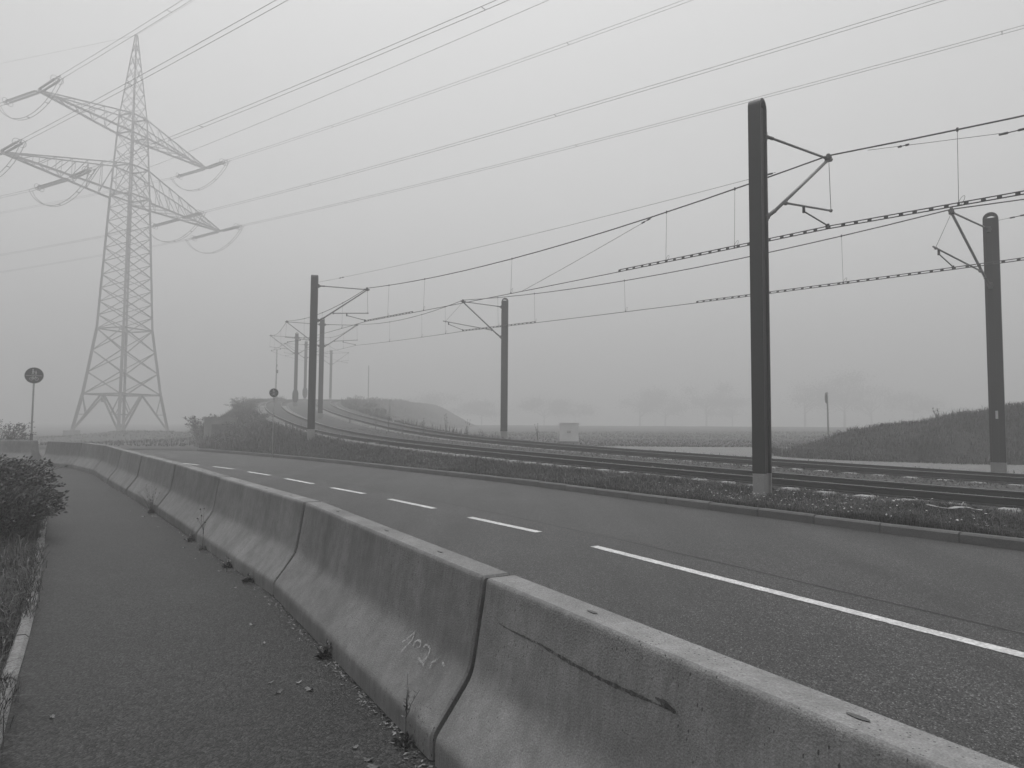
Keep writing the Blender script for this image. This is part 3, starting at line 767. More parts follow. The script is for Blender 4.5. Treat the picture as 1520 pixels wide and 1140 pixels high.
NM, NC = overhead('near', near_sup, [(0, .55, 1.0), (1, 0, .27), (1, .80, 1.0)], [(0, .62), (0, .895), (1, .103), (1, .196), (1, .496), (1, .759), (1, .90), (2, .22), (2, .45), (2, .7), (3, .3), (3, .7)],
                  'thick messenger wire over the nearer tram track with droppers', 'contact wire over the nearer tram track with clipped twin section')
FM, FC = overhead('far', far_sup, [(0, .60, 1.0), (1, 0, .36), (1, .75, 1.0)], [(0, .6), (0, .85), (1, .13), (1, .51), (1, .75), (1, .87), (2, .12), (2, .3), (2, .6), (3, .3), (3, .7)],
                  'messenger wire over the farther tram track', 'thin contact wire over the farther tram track')
def anchor_wire(a, b, label, fit_at=(), sag=.05, r=.005):
    t = thing('anchor_wire', label, 'anchor wire', a, 0, 'thin anchor wires of the overhead line')
    P = span(a, b, sag, 10); m = MB(); m.tube(local(t, P), r, 5); m.build('wire', M['wire'], t)
    d = (Vector(b) - Vector(a)).normalized()
    for f, L in fit_at:
        c = poly_at(P, f); k = MB(); k.tube(local(t, [c - d * L / 2, c - d * L * .2, c - d * L * .15, c + d * L * .15, c + d * L * .2, c + d * L / 2]), [.02, .024, .010, .010, .024, .02], 8); k.build('turnbuckle', M['fit'], t)
    return t
topC = Vector(PC) + Vector((.10, .10, 7.02)); topB = Vector(PB) + Vector((.1, -.15, 7.1)); topA = Vector(PA)
anchor_wire(topC, poly_at(NM[1], .055) + Vector((0, 0, .05)), 'thin stay wire rising from the top of the left verge pole', ((.10, .35), (.985, .5)), .12)
anchor_wire(poly_at(NM[0], .965) - Vector((0, 0, .05)), A0[0] + Vector((.3, -.1, -.35)), 'thin wire with turnbuckle beside the thick messenger wire', ((.03, .2), (.11, .42), (.30, .1)), .80)
anchor_wire(topB, topB + Vector((9, -9, .9)), 'thin wire leaving the top of the pole by the mound', ((.035, .35),), .1)
anchor_wire(poly_at(NM[1], .215), poly_at(NC[1], .47), 'slanting wire joining messenger and contact wire', ((.05, .3),), .02, .006)

# ------------------------------------------------------------------ high-voltage pylon
PYU = Vector((.33, .944, 0)); PYW = Vector((.944, -.33, 0)); PY0 = Vector((-48.3, 88.0, 0))
py = thing('electricity_pylon', 'tall steel lattice electricity pylon with two crossarms fading into fog', 'pylon', (PY0.x, PY0.y, .62))
unit = MB(); unit.box((0, 0, .5), (1, 1, 1)); unit_leg = unit.mesh('brace', M['pylon'])
def member(a, b, w, name='brace', parent=py):
    a, b = Vector(a) - Vector((0, 0, .62)), Vector(b) - Vector((0, 0, .62)); d = b - a
    o = link(name, unit_leg, parent); o.location = a; o.rotation_mode = 'QUATERNION'; o.rotation_quaternion = d.to_track_quat('Z', 'Y'); o.scale = (w, w, d.length); return o
ZR = [(.62, 5.2), (5.1, 4.25), (13.2, 3.05), (30, 2.2), (37.9, 1.72), (40.3, 1.55), (51.1, .12)]
def corner(z, k):
    R = np.interp(z, [a for a, b in ZR], [b for a, b in ZR]) / math.sqrt(2)
    sg = [(-1, -1), (1, -1), (1, 1), (-1, 1)][k % 4]; p = PYU * sg[0] * R + PYW * sg[1] * R; return Vector((p.x, p.y, z))
for k in range(4):
    lw_ = .34
    for (za, _), (zb_, _) in zip(ZR[:-1], ZR[1:]):
        w = np.interp((za + zb_) / 2, [0, 13, 30, 51], [.36, .29, .21, .10]); member(corner(za, k), corner(zb_, k), w, 'leg')
levels = list(np.linspace(5.1, 13.2, 4)) + list(np.linspace(13.2, 30, 11))[1:] + list(np.linspace(30, 37.9, 5))[1:] + [40.3] + list(np.linspace(40.3, 50, 7))[1:]
for za, zb_ in zip(levels[:-1], levels[1:]):
    w = np.interp(za, [5, 13, 30, 50], [.12, .095, .08, .05])
    for k in range(4):
        member(corner(za, k), corner(zb_, k + 1), w); member(corner(za, k + 1), corner(zb_, k), w * .8)
for z in (5.1, 13.2, 30, 33.7, 37.9, 40.3):
    for k in range(4): member(corner(z, k), corner(z, k + 1), .15 if z > 6 else .2)
for k in range(4):          # splayed foot bracing
    a, b = corner(.62, k), corner(.62, k + 1); c, d = corner(5.1, k), corner(5.1, k + 1); m_ = (c + d) / 2
    member(a, m_, .17); member(b, m_, .17)
    for lo, hi in ((a, c), (b, d)):
        member(lo.lerp(hi, .45), lo.lerp(m_, .45), .09); member(lo.lerp(hi, .98), lo.lerp(m_, .45), .09)
    fb = MB(); p = corner(.62, k) - Vector((0, 0, .62)); fb.box(p + Vector((0, 0, -.45)), (1.3, 1.3, 1.0)); fb.build('footing', M['block'], py)
mb_ = MB(); mb_.box(((corner(4.5, 0) + corner(4.5, 1)) / 2 - Vector((0, 0, .62))), (.55, .12, .6)); mb_.build('number_plate', M['back'], py)
rb = MB()      # insulator string pair
def string_mesh(L=5.2):
    m = MB()
    for sx in (-.22, .22):
        P = [(sx, 0, 0), (sx, .5, 0)]; m.tube(P, .03, 6)
        for k in range(24):
            y = .5 + (L - 1.0) * k / 24; m.tube([(sx, y, 0), (sx, y + .10, 0)], [.13, .06], 8, cap=True, smooth=False)
        m.tube([(sx, L - .5, 0), (sx, L + .9, 0)], .035, 6)
    m.box((0, L - .35, 0), (.55, .12, .08)); m.box((0, .4, 0), (.55, .12, .08)); return m
str_me = string_mesh().mesh('insulator_string', M['insul'])
rg = MB()
for sx in (-.22, .22): rg.tube([(sx + .40 * math.cos(t) * (1 if sx > 0 else -1) , 4.6, .40 * math.sin(t)) for t in np.linspace(0, 2 * math.pi, 17)], .028, 6, cap=False)
ring_me = rg.mesh('arcing_ring', M['insul'])
RD = Vector((math.cos(math.radians(37)), -math.sin(math.radians(37)), -.02)).normalized(); LD = Vector((-.963, .268, -.16)).normalized()
def arm(z, top, tip_r, mids, sgn, nbr):
    a = link('crossarm', None, py)
    R = np.interp(z, [q for q, _ in ZR], [r for _, r in ZR]) / math.sqrt(2); Rt = np.interp(top, [q for q, _ in ZR], [r for _, r in ZR]) / math.sqrt(2)
    tip = PYU * sgn * tip_r + Vector((0, 0, z + .25))
    roots = [PYU * sgn * R + PYW * w * R + Vector((0, 0, z)) for w in (-1, 1)]; tops = [PYU * sgn * Rt + PYW * w * Rt + Vector((0, 0, top)) for w in (-1, 1)]
    tl = [tip + PYW * w * .18 for w in (-1, 1)]
    for i in (0, 1): member(roots[i], tl[i], .20, 'chord', a); member(tops[i], tl[i], .13, 'chord', a)
    for k in range(nbr):
        f0_, f1_ = k / nbr, (k + 1) / nbr
        member(roots[0].lerp(tl[0], f0_), roots[1].lerp(tl[1], f1_), .08, 'brace', a)
        for i in (0, 1):
            member(tops[i].lerp(tl[i], f0_), roots[i].lerp(tl[i], f1_), .075, 'brace', a)
            if k: member(tops[i].lerp(tl[i], f0_), roots[i].lerp(tl[i], f0_), .06, 'brace', a)
    att = [tip] + [PYU * sgn * q + Vector((0, 0, z + .1)) for q in mids]
    ends = []
    for p in att:
        e = []
        for dirn in (RD, LD):
            s_ = link('insulator_string', str_me, py); s_.location = p - Vector((0, 0, .62)); s_.rotation_mode = 'QUATERNION'; s_.rotation_quaternion = dirn.to_track_quat('Y', 'Z')
            link('arcing_ring', ring_me, s_)
            e.append(p + dirn * 5.9)
        j = MB(); side = PYU.cross(Vector((0, 0, 1)))
        for w in (-.2, .2):
            off = Vector((PYU.x * w, PYU.y * w, 0)); P = [e[0].lerp(e[1], t) - Vector((0, 0, 2.9 * (1 - (2 * t - 1) ** 2) ** .8 if 0 < t < 1 else 0)) + off - Vector((0, 0, .62)) for t in np.linspace(0, 1, 19)]
            j.tube(P, .035, 5)
        for t in (.22, .5, .8):
            q = e[0].lerp(e[1], t) - Vector((0, 0, 2.9 * (1 - (2 * t - 1) ** 2) ** .8)) - Vector((0, 0, .62)); j.tube([q - PYU * .22, q + PYU * .22], .05, 5)
        j.build('jumper_cable', M['cable'], py); ends.append(e)
    return ends
EU_L = arm(37.9, 40.3, 12.3, [], -1, 6); EU_R = arm(37.9, 40.3, 12.6, [], 1, 6)
EL_L = arm(29.6, 33.7, 16.0, [8.2], -1, 8); EL_R = arm(29.6, 33.7, 15.8, [8.5], 1, 8)

def power_line(a, dirn, run, dz, label, side_dir, spacers=(), pair=True, r=.022, sag=0.0):
    a = PY0 + a
    t = thing('power_line', label, 'power line', a, 0, 'high-voltage conductors strung from the pylon')
    b = a + Vector((dirn.x, dirn.y, 0)).normalized() * run + Vector((0, 0, dz))
    for w in ((-.22, .22) if pair else (0,)):
        o = side_dir * w; m = MB(); m.tube(local(t, [p + o for p in span(a, b, sag, 24)]), r, 5); m.build('conductor', M['cable'], t)
    P = span(a, b, sag, 24)
    for s_ in spacers:
        c = poly_at(P, s_); m = MB(); m.tube(local(t, [c - side_dir * .25, c + side_dir * .25]), .028, 5); m.build('spacer', M['cable'], t)
    return t
RS = Vector((-RD.y, RD.x, 0)).normalized(); LS = Vector((-LD.y, LD.x, 0)).normalized()
names = [(EU_L[0], 'upper left crossarm tip', -9, 2.2), (EU_R[0], 'upper right crossarm tip', -6.5, 2.2), (EL_L[0], 'lower left crossarm tip', -8.5, 2.0), (EL_L[1], 'middle of the lower left crossarm', -9, 2.4), (EL_R[1], 'middle of the lower right crossarm', -7, 2.2), (EL_R[0], 'lower right crossarm tip', -7, 2.2)]
for (e, nm, dz, sg_) in names:
    power_line(e[0], RD, 185, dz * 0 + 1.0, 'twin conductor passing overhead from the ' + nm, RS, [.12, .30, .48, .70], sag=sg_)
    power_line(e[1], LD, 170, -8, 'faint twin conductor leading away left from the ' + nm, LS, [.2, .5], sag=2.0)
power_line(Vector((0, 0, 51.1)), RD, 185, 1, 'single earth wire passing overhead from the pylon peak', RS, (), False, .018, 2)
power_line(Vector((0, 0, 51.1)), LD, 170, -2, 'single earth wire leading away left from the pylon peak', LS, (), False, .018, 1)
power_line(PYU * 1.2 + PYW * 1.2 + Vector((0, 0, 34.0)), RD, 185, 4, 'single thin cable passing overhead from the pylon body', RS, (), False, .022, 2)

# ------------------------------------------------------------------ signs, cabinet, small posts
def bike_ped(m, R, y):
    """pedestrian above, bicycle below a bar, flat print on the sign face (XZ plane)"""
    def seg(p, q, w):
        p, q = Vector((p[0], 0, p[1])), Vector((q[0], 0, q[1])); d = (q - p).normalized(); s_ = Vector((-d.z, 0, d.x)) * w / 2
        m.add([(v.x * R, y, v.z * R) for v in (p - s_, q - s_, q + s_, p + s_)], [(0, 1, 2, 3)])
    def ring(cx_, cz_, r, w, n=18):
        for k in range(n):
            a, b = 2 * math.pi * k / n, 2 * math.pi * (k + 1) / n
            m.add([((cx_ + rr * math.cos(t)) * R, y, (cz_ + rr * math.sin(t)) * R) for rr, t in ((r, a), (r, b), (r - w, b), (r - w, a))], [(0, 1, 2, 3)])
    seg((-.85, -.02), (.85, -.02), .05)
    for cx_ in (-.13, .17):
        k = 1 if cx_ < 0 else .72
        z0 = .10; ring(cx_, z0 + .62 * k, .085 * k, .085 * k, 10)
        seg((cx_, z0 + .52 * k), (cx_, z0 + .24 * k), .17 * k); seg((cx_ - .02, z0 + .26 * k), (cx_ - .10 * k, z0), .07 * k); seg((cx_ + .02, z0 + .26 * k), (cx_ + .11 * k, z0), .07 * k)
        seg((cx_ + .05 * k, z0 + .48 * k), (cx_ + .17 * k, z0 + .28 * k), .05 * k)
    ring(-.27, -.42, .21, .05); ring(.27, -.42, .21, .05)
    seg((-.27, -.42), (-.12, -.20), .045); seg((-.12, -.20), (.17, -.22), .045); seg((.17, -.22), (.27, -.42), .045); seg((-.12, -.20), (.0, -.42), .045); seg((0, -.42), (.17, -.22), .045); seg((0, -.42), (-.27, -.42), .045)
    seg((.17, -.22), (.14, -.12), .045); seg((.10, -.12), (.22, -.12), .045); seg((-.20, -.15), (-.06, -.15), .05)
def round_sign(loc, top, R, label, face_dir, lean=(0, 0), pict=True, sleeve=None, pole_r=.03):
    rz = math.atan2(face_dir[1], face_dir[0]) + math.pi / 2
    t = thing('round_sign', label, 'road sign', loc, rz)
    p = MB(); p.tube([(0, .05, -.4), (lean[0] * .5, .05, top * .5), (lean[0], .05, top + R)], pole_r, 12); p.build('post', M['galv'], t)
    f = MB(); f.disc((lean[0], 0, top), (0, 1, 0), R, .012, 36); f.build('sign_plate', [M['sign']], t)
    b = MB(); b.disc((lean[0], .014, top), (0, 1, 0), R - .004, .006, 36); b.build('sign_back', M['back'], t)
    rim = MB(); rim.tube([(lean[0] + (R - .008) * math.cos(a), -.008, top + (R - .008) * math.sin(a)) for a in np.linspace(0, 2 * math.pi, 37)], .006, 5, cap=False); rim.build('rim', M['back'], t)
    if pict:
        q = MB(); bike_ped(q, R, -.009)
        q.v = [(x + lean[0], yy, z + top) for x, yy, z in q.v]; q.build('pictogram', M['pict'], t)
    for dz in (-.12, .12):
        c = MB(); c.box((lean[0], .04, top + dz), (.10, .05, .03)); c.build('clamp', M['galv'], t)
    if sleeve:
        s_ = MB(); s_.tube([(0, .05, -.1), (0, .05, sleeve)], pole_r + .022, 12); s_.build('post_sleeve', M['rubber_gap_shade'], t)
    return t
round_sign((-18.38, 27.25, bz(-19, 27.2)), 3.28, .31, 'round foot and cycle path sign on post beyond the left barrier', (.55, -.83), (0.0, 0), True, 1.05, .032)
round_sign((-9.9, 29.5, .50), 2.40, .185, 'small round dark sign on thin post at the verge', (.25, -.97), (0, 0), True, None, .018)
round_sign((17.0, 38.3, .60), 2.62, .30, 'round sign seen almost edge-on beside the mound', (-.80, .60), (.12, 0), False, None, .045)

cb = thing('utility_cabinet', 'pale grey utility cabinet standing beside the far track', 'cabinet', (2.95, 36.6, .55), math.radians(-5))
m = MB(); m.box((0, 0, .10), (1.0, .36, .34)); m.build('plinth', M['block'], cb)
m = MB(); m.box((0, 0, .72), (.98, .34, .90)); m.build('body', M['cabinet'], cb)
for s_ in (-1, 1):
    m = MB(); m.box((s_ * .243, -.175, .72), (.47, .016, .84)); d_ = m.build('door', M['cabinet'], cb)
    m = MB(); m.box((s_ * .05, -.19, .75), (.03, .02, .12)); m.build('handle', M['fit'], d_)
m = MB(); m.box((0, 0, 1.195), (1.05, .42, .05)); m.build('roof_cap', M['cabinet'], cb)

def post(loc, h, r, label, name='marker_post', box=None, material='galv'):
    t = thing(name, label, 'post', loc); m = MB(); m.tube([(0, 0, -.4), (0, 0, h)], r, 8); m.build('shaft', M[material], t)
    if box:
        b = MB(); b.box((.10, -.05, box), (.16, .12, .34)); b.tube([(.08, -.1, box + .5), (.08, -.1, box + .7)], .05, 8); b.build('signal_box', M['fit'], t)
    return t
post((-23.8, 71.5, 3.3), 5.8, .06, 'thin signal mast behind the small round sign', 'signal_mast', 3.6)
post((-16.0, 79, 2.8), 5.4, .05, 'faint thin mast on the right embankment shoulder', 'signal_mast', None)
post((-9.6, 56, 1.0), 2.6, .10, 'pale fence post on the far side of the far track', material='block')

# concrete block set in the left bank, drainage shaft
kb = thing('concrete_block', 'square concrete block built into the left embankment', 'concrete block', (-18.9, 46.2, .36), .35)
m = MB(); m.box((0, 0, .55), (1.9, 1.7, 2.0)); m.build('body', M['block'], kb)
m = MB(); m.box((.02, 0, 1.60), (2.02, 1.82, .12)); m.build('cap_slab', M['block'], kb)
m = MB(); m.box((0, -.87, .7), (1.0, .04, 1.0)); m.build('cover_plate', M['kerb'], kb)

# ------------------------------------------------------------------ vegetation
def blades(name, P, H, W, material, lean=.5, curl=.4, parent=None, **kw):
    """one grass blade = 5 vertices, a quad and a tip"""
    N = len(P); a = RNG.uniform(0, 2 * math.pi, N); dx, dy = np.cos(a), np.sin(a)
    b = a + math.pi / 2 + RNG.normal(0, .4, N); lx, ly = np.cos(b), np.sin(b); ln = np.abs(RNG.normal(lean, .25, N)); w = W * RNG.uniform(.6, 1.3, N); H = H * np.ones(N)
    v = np.zeros((N, 5, 3))
    v[:, 0] = P - np.stack([dx * w / 2, dy * w / 2, 0 * w + .02], 1); v[:, 1] = P + np.stack([dx * w / 2, dy * w / 2, 0 * w - .02], 1)
    mid = P + np.stack([lx * ln * H * .35, ly * ln * H * .35, H * .6], 1)
    v[:, 2] = mid + np.stack([dx * w * .38, dy * w * .38, 0 * w], 1); v[:, 3] = mid - np.stack([dx * w * .38, dy * w * .38, 0 * w], 1)
    v[:, 4] = P + np.stack([lx * ln * H * (1 + curl), ly * ln * H * (1 + curl), H * (1 - .3 * ln)], 1)
    o = np.arange(N)[:, None] * 5
    f = np.concatenate([o + np.array([[0, 1, 2]]), o + np.array([[0, 2, 3]]), o + np.array([[3, 2, 4]])], 0)
    f = np.stack([o + np.array([[0, 1, 2]]), o + np.array([[0, 2, 3]]), o + np.array([[3, 2, 4]])], 1).reshape(-1, 3)
    return link(name, np_mesh(name, v.reshape(-1, 3), f, material), parent, kind='stuff', **kw)
def on_grid(X, Y, Z, n, weight=None, jitter=True):
    """random points on a grid surface, spread evenly by cell area"""
    a = np.hypot(X[1:, :-1] - X[:-1, :-1], Y[1:, :-1] - Y[:-1, :-1]) * np.hypot(X[:-1, 1:] - X[:-1, :-1], Y[:-1, 1:] - Y[:-1, :-1])
    if weight is not None: a = a * weight(X[:-1, :-1], Y[:-1, :-1])
    p = (a / a.sum()).ravel(); k = RNG.choice(len(p), n, p=p); i, j = np.unravel_index(k, a.shape); s, t = RNG.random(n), RNG.random(n)
    f = lambda A: (A[i, j] * (1 - s) * (1 - t) + A[i + 1, j] * s * (1 - t) + A[i, j + 1] * (1 - s) * t + A[i + 1, j + 1] * s * t)
    return np.stack([f(X), f(Y), f(Z)], 1)
dist = lambda x, y: np.hypot(x, y)
# verge grass
wv = lambda x, y: ((y > 4) & (dist(x, y) < 34)) * (1 / (6 + dist(x, y)) ** 1.3) * np.clip(.75 + 1.1 * vnoise(x, y, .9), .08, 2)
P = on_grid(VX, VY, VZ, 150000, wv); H_ = (.05 + .10 * RNG.random(len(P)) ** 1.5) * (1 + .8 * np.clip(vnoise(P[:, 0], P[:, 1], .6), -.4, .5))
blades('verge_grass', P, H_, .0045 + .00026 * dist(P[:, 0], P[:, 1]), M['grass'], .75)
P = on_grid(VX, VY, VZ, 14000, wv); blades('dry_verge_grass', P, .06 + .12 * RNG.random(len(P)), .006 + .0003 * dist(P[:, 0], P[:, 1]), M['dry'], .7)
wb_ = lambda x, y: ((y > 26)) * 1.0
P = on_grid(VX, VY, VZ, 130000, lambda x, y: (y > 29) * (y < 95) / (10 + dist(x, y)) ** .7 * np.clip(.8 + 1.2 * vnoise(x, y, .5), .1, 2)); blades('bank_grass', P, (.06 + .30 * RNG.random(len(P)) ** 2.5), .010 + .00035 * dist(P[:, 0], P[:, 1]), M['grass'], .8)
# short growth along the outside of the rails and between the tracks
sel = []
for s_ in np.arange(6, 60, .5):
    c, nn = at_s(s_)
    for q, cnt in ((-c[3] - 1.8, 14), (-c[3] - 1.1, 3), (-.1, 30), (c[3] - 1.75, 8), (c[3] + 1.7, 34), (c[3] + 1.1, 6)):
        k = cnt; la = q + RNG.normal(0, .22, k); u_ = RNG.uniform(-.25, .25, k)
        sel.append(np.stack([c[0] + nn[0] * la - nn[1] * u_, c[1] + nn[1] * la + nn[0] * u_, np.full(k, c[2] - .17)], 1))
P = np.vstack(sel); blades('track_weeds', P, .04 + .12 * RNG.random(len(P)) ** 2, .010 + .0005 * dist(P[:, 0], P[:, 1]), M['grass'], .7)
# far slope and field edge
P = on_grid(SXX, SYY, SZ, 26000, lambda x, y: (y > 8) / (8 + dist(x, y))); blades('slope_grass', P, .05 + .16 * RNG.random(len(P)) ** 2, .012 + .0006 * dist(P[:, 0], P[:, 1]), M['grass'], .6)
P = on_grid(SXX, SYY, SZ, 2600, lambda x, y: (y > 36) * (y < 75) * (x < 1.5) * 1.0); blades('tall_slope_weeds', P, .12 + .45 * RNG.random(len(P)) ** 2, .03, M['grass'], .35)
P = on_grid(SXX, SYY, SZ, 9000, lambda x, y: (y > 72) * (y < 130) * np.clip(.3 + 1.5 * vnoise(x, y, .4), .05, 2)); blades('far_slope_weeds', P, .15 + .65 * RNG.random(len(P)) ** 2, .07, M['grass'], .6)
# mound grass
P = on_grid(MX, MY, MZ, 130000, lambda x, y: 1 / (10 + dist(x, y)) * np.clip(.7 + 1.2 * vnoise(x, y, .8), .1, 2)); blades('mound_grass', P, .05 + .24 * RNG.random(len(P)) ** 2.2, .008 + .0004 * dist(P[:, 0], P[:, 1]), M['grass'], .8)
P = on_grid(MX, MY, MZ, 7000, lambda x, y: np.clip(vnoise(x, y, .6) * 2.5, 0, 1)); blades('tall_mound_grass', P, .20 + .30 * RNG.random(len(P)), .014, M['grass'], .7)
P = on_grid(MX, MY, MZ, 9000, lambda x, y: np.clip(.2 + vnoise(x, y, .9) * 2, 0, 1)); blades('dry_mound_grass', P, .10 + .25 * RNG.random(len(P)), .016, M['dry'], .6)
# left verge grass
P = on_grid(LXx, LYy, LZz, 90000, lambda x, y: (y > .5) * (y < 16) / (1.5 + dist(x, y)) ** 2 * np.clip(.8 + 1.2 * vnoise(x, y, 1.7), .1, 2)); blades('left_verge_grass', P, .05 + .17 * RNG.random(len(P)) ** 2, .0035 + .0004 * dist(P[:, 0], P[:, 1]), M['grass'], 1.05)
P = on_grid(LXx, LYy, LZz, 11000, lambda x, y: (y > .5) * (y < 16) / (1.5 + dist(x, y)) ** 2); blades('dry_left_grass', P, .06 + .16 * RNG.random(len(P)), .004 + .0005 * dist(P[:, 0], P[:, 1]), M['dry'], .9)
e_ = resample(EDGE, .01); e_ = e_[(e_[:, 1] > 1.5) & (e_[:, 1] < 12)]; k = RNG.choice(len(e_), 2600); ce = e_[k] + RNG.normal(0, .03, (2600, 2)) - np.array([.07, 0]); P = np.stack([ce[:, 0], ce[:, 1], base(ce[:, 0], ce[:, 1]) + .02], 1)
P = P[vnoise(P[:, 0], P[:, 1], 2.2) > -.05]; blades('edging_grass', P, .05 + .12 * RNG.random(len(P)), .005, M['grass'], 1.2)
# ploughed field roughness beyond the path, tower mound growth
pf = np.stack([RNG.uniform(-5, 60, 30000), 39.5 + 45 * RNG.random(30000) ** 1.6], 1); ok = ~inside(np.vstack([path_far, path_in]), pf[:, 0], pf[:, 1]) & ~inside(np.vstack([TP, SLOPE_OUT[::-1]]), pf[:, 0], pf[:, 1]) & (pf[:, 1] > np.interp(pf[:, 0], path_far[:, 0], path_far[:, 1]) + .3)
pf = pf[ok]; P = np.stack([pf[:, 0], pf[:, 1], base(pf[:, 0], pf[:, 1])], 1); blades('field_stubble', P, .05 + .10 * RNG.random(len(P)), .07, M['grass'], .8)
pf = np.stack([RNG.uniform(-75, -17, 24000), RNG.uniform(38, 90, 24000)], 1); ok = ~inside(np.vstack([TP, SLOPE_OUT[::-1]]), pf[:, 0], pf[:, 1]) & (pf[:, 1] > 40.5 - (pf[:, 0] + 16) * .22)
pf = pf[ok]
gz_ = base(pf[:, 0], pf[:, 1]) + .75 * np.exp(-(((pf[:, 0] + 41) / 7.5) ** 2 + ((pf[:, 1] - 78) / 6) ** 2)) + .5 * np.exp(-(((pf[:, 0] + 36) / 7) ** 2 + ((pf[:, 1] - 72) / 5) ** 2))
blades('rough_grass', np.stack([pf[:, 0], pf[:, 1], gz_], 1), .08 + .22 * RNG.random(len(pf)) ** 2, .07, M['grass'], .7)

P = on_grid(VX, VY, VZ, 5200, lambda x, y: (y > 29) * (y < 95) * np.clip(vnoise(x, y, .33) * 2.2, 0, 1) / (10 + dist(x, y)) ** .5); blades('tall_bank_weeds', P, .25 + .55 * RNG.random(len(P)) ** 2, .03, M['grass'], .45)
P = on_grid(VX, VY, VZ, 2200, lambda x, y: (y > 28) * (y < 80) * 1.0); blades('dry_bank_grass', P, .15 + .35 * RNG.random(len(P)), .022, M['dry'], .6)

# daisies on the verge
P = on_grid(VX, VY, VZ, 260, lambda x, y: ((y > 6) & (dist(x, y) < 26)) * np.clip(vnoise(x, y, .5), 0, 1)); v = []; f = []
fl = MB()
for p in P:
    c = p + np.array([0, 0, random.uniform(.09, .16)]); r = random.uniform(.009, .016); tl = random.uniform(-.4, .4)
    fl.add([(c[0] + r * math.cos(t), c[1] + r * math.sin(t), c[2] + r * math.cos(t) * tl + (0.004 if k % 2 else 0)) for k, t in enumerate(np.linspace(0, 2 * math.pi, 9)[:-1])], [tuple(range(8))])
fl.build('white_flowers', M['flower'], kind='stuff')

# loose ballast stones
st_v = np.array([(1, 0, 0), (-1, 0, 0), (0, 1, 0), (0, -1, 0), (0, 0, 1), (0, 0, -1)], float); st_f = np.array([(0, 2, 4), (2, 1, 4), (1, 3, 4), (3, 0, 4), (2, 0, 5), (1, 2, 5), (3, 1, 5), (0, 3, 5)])
P = on_grid(BX, BY, BZ, 22000, lambda x, y: ((y > 5) & (dist(x, y) < 42)) / (8 + dist(x, y)))
N = len(P); sc = RNG.uniform(.018, .042, (N, 1, 1)) * RNG.uniform(.6, 1.3, (N, 1, 3)); a = RNG.uniform(0, 6.28, N); V = st_v[None] * sc + RNG.normal(0, .006, (N, 6, 3))
V = np.stack([V[..., 0] * np.cos(a)[:, None] - V[..., 1] * np.sin(a)[:, None], V[..., 0] * np.sin(a)[:, None] + V[..., 1] * np.cos(a)[:, None], V[..., 2]], -1) + P[:, None, :]
link('ballast_stones', np_mesh('ballast_stones', V.reshape(-1, 3), (st_f[None] + np.arange(N)[:, None, None] * 6).reshape(-1, 3), M['stone']), kind='stuff')

# leafy shrub: arching sprays with small leaves
def shrub(name, label, loc, sprays, leaf, nleaf, spread, hgt, bias=(0, 0), foliage=M['leaf'], group=None, cat='shrub', thick=.006):
    t = thing(name, label, cat, loc, 0, group)
    tw = MB(); LV = []; 
    for k in range(sprays):
        a = random.uniform(0, 2 * math.pi); r0_ = spread * .55 * math.sqrt(random.random()); p = Vector((r0_ * math.cos(a) * 1.0, r0_ * math.sin(a), 0))
        h = hgt * random.uniform(.45, 1.0) * (1 - .35 * r0_ / spread); out = Vector((math.cos(a) + bias[0], math.sin(a) + bias[1], 0)) * spread * random.uniform(.25, .75)
        pts = []
        for s_ in np.linspace(0, 1, 7):
            pts.append(p + out * (s_ ** 1.3) + Vector((random.uniform(-.02, .02) * spread, random.uniform(-.02, .02) * spread, h * (1 - (1 - s_) ** 1.8) + .10 * hgt * s_)))
        if k % 2 == 0: tw.tube(pts, [thick * (1 - .7 * i / 6) for i in range(7)], 4, cap=False)
        for _ in range(nleaf):
            s_ = random.random() ** .7 * .98 + .02; i = min(int(s_ * 6), 5); c = pts[i].lerp(pts[i + 1], s_ * 6 - i); d = (pts[i + 1] - pts[i]).normalized()
            q = Vector((random.gauss(0, 1), random.gauss(0, 1), random.gauss(.1, .8))).normalized(); dirn = (d * 1.0 + q * .6).normalized()
            c = c + q * leaf * random.uniform(.0, 1.1)
            w = dirn.cross(Vector((random.gauss(0, 1), random.gauss(0, 1), random.gauss(0, 1)))).normalized() * leaf * random.uniform(.16, .30); L_ = leaf * random.uniform(.6, 1.3)
            LV.append((c, c + dirn * L_ * .5 + w, c + dirn * L_, c + dirn * L_ * .5 - w))
    V = np.array([[tuple(q) for q in lf] for lf in LV], float)
    N = len(V); link('foliage', np_mesh('foliage', V.reshape(-1, 3), np.arange(N * 4).reshape(N, 4), foliage), t)
    tw.build('stems', M['twig'], t)
    return t
sh = [(-7.75, 10.2, .80, .92, 360), (-9.4, 12.1, .95, .92, 260), (-8.9, 10.6, .95, .97, 320), (-11.0, 13.4, 1.0, .9, 220), (-6.75, 9.45, .55, .60, 260)]
slab = ['dense dark shrub overhanging the walkway edge', 'dark shrub behind the front shrub beside the walkway', 'dark shrub at left picture edge nearest the walkway', 'dark shrub in front of the left barrier', 'low leafy shrub at the end of the bare edging stones']
for (x, y, sp, h, ns), lb in zip(sh, slab):
    shrub('shrub', lb, (x, y, bz(x, y) + .05), ns, .055, 60, sp, h, (.42, .0), group='dark shrubs at the left of the walkway')
shrub('bush', 'hazy round bush beside the concrete block', (-20.6, 47.5, .45), 60, .13, 40, 1.1, 1.7, thick=.01)
shrub('bush', 'dark bush showing above the barrier at left picture edge', (-21.6, 29.6, bz(-21.6, 29.6)), 70, .09, 40, 1.3, 1.55, thick=.01)
shrub('bush', 'hazy low bush between bank and tower mound', (-24.5, 58, .3), 40, .14, 40, 1.6, 1.0, thick=.01)

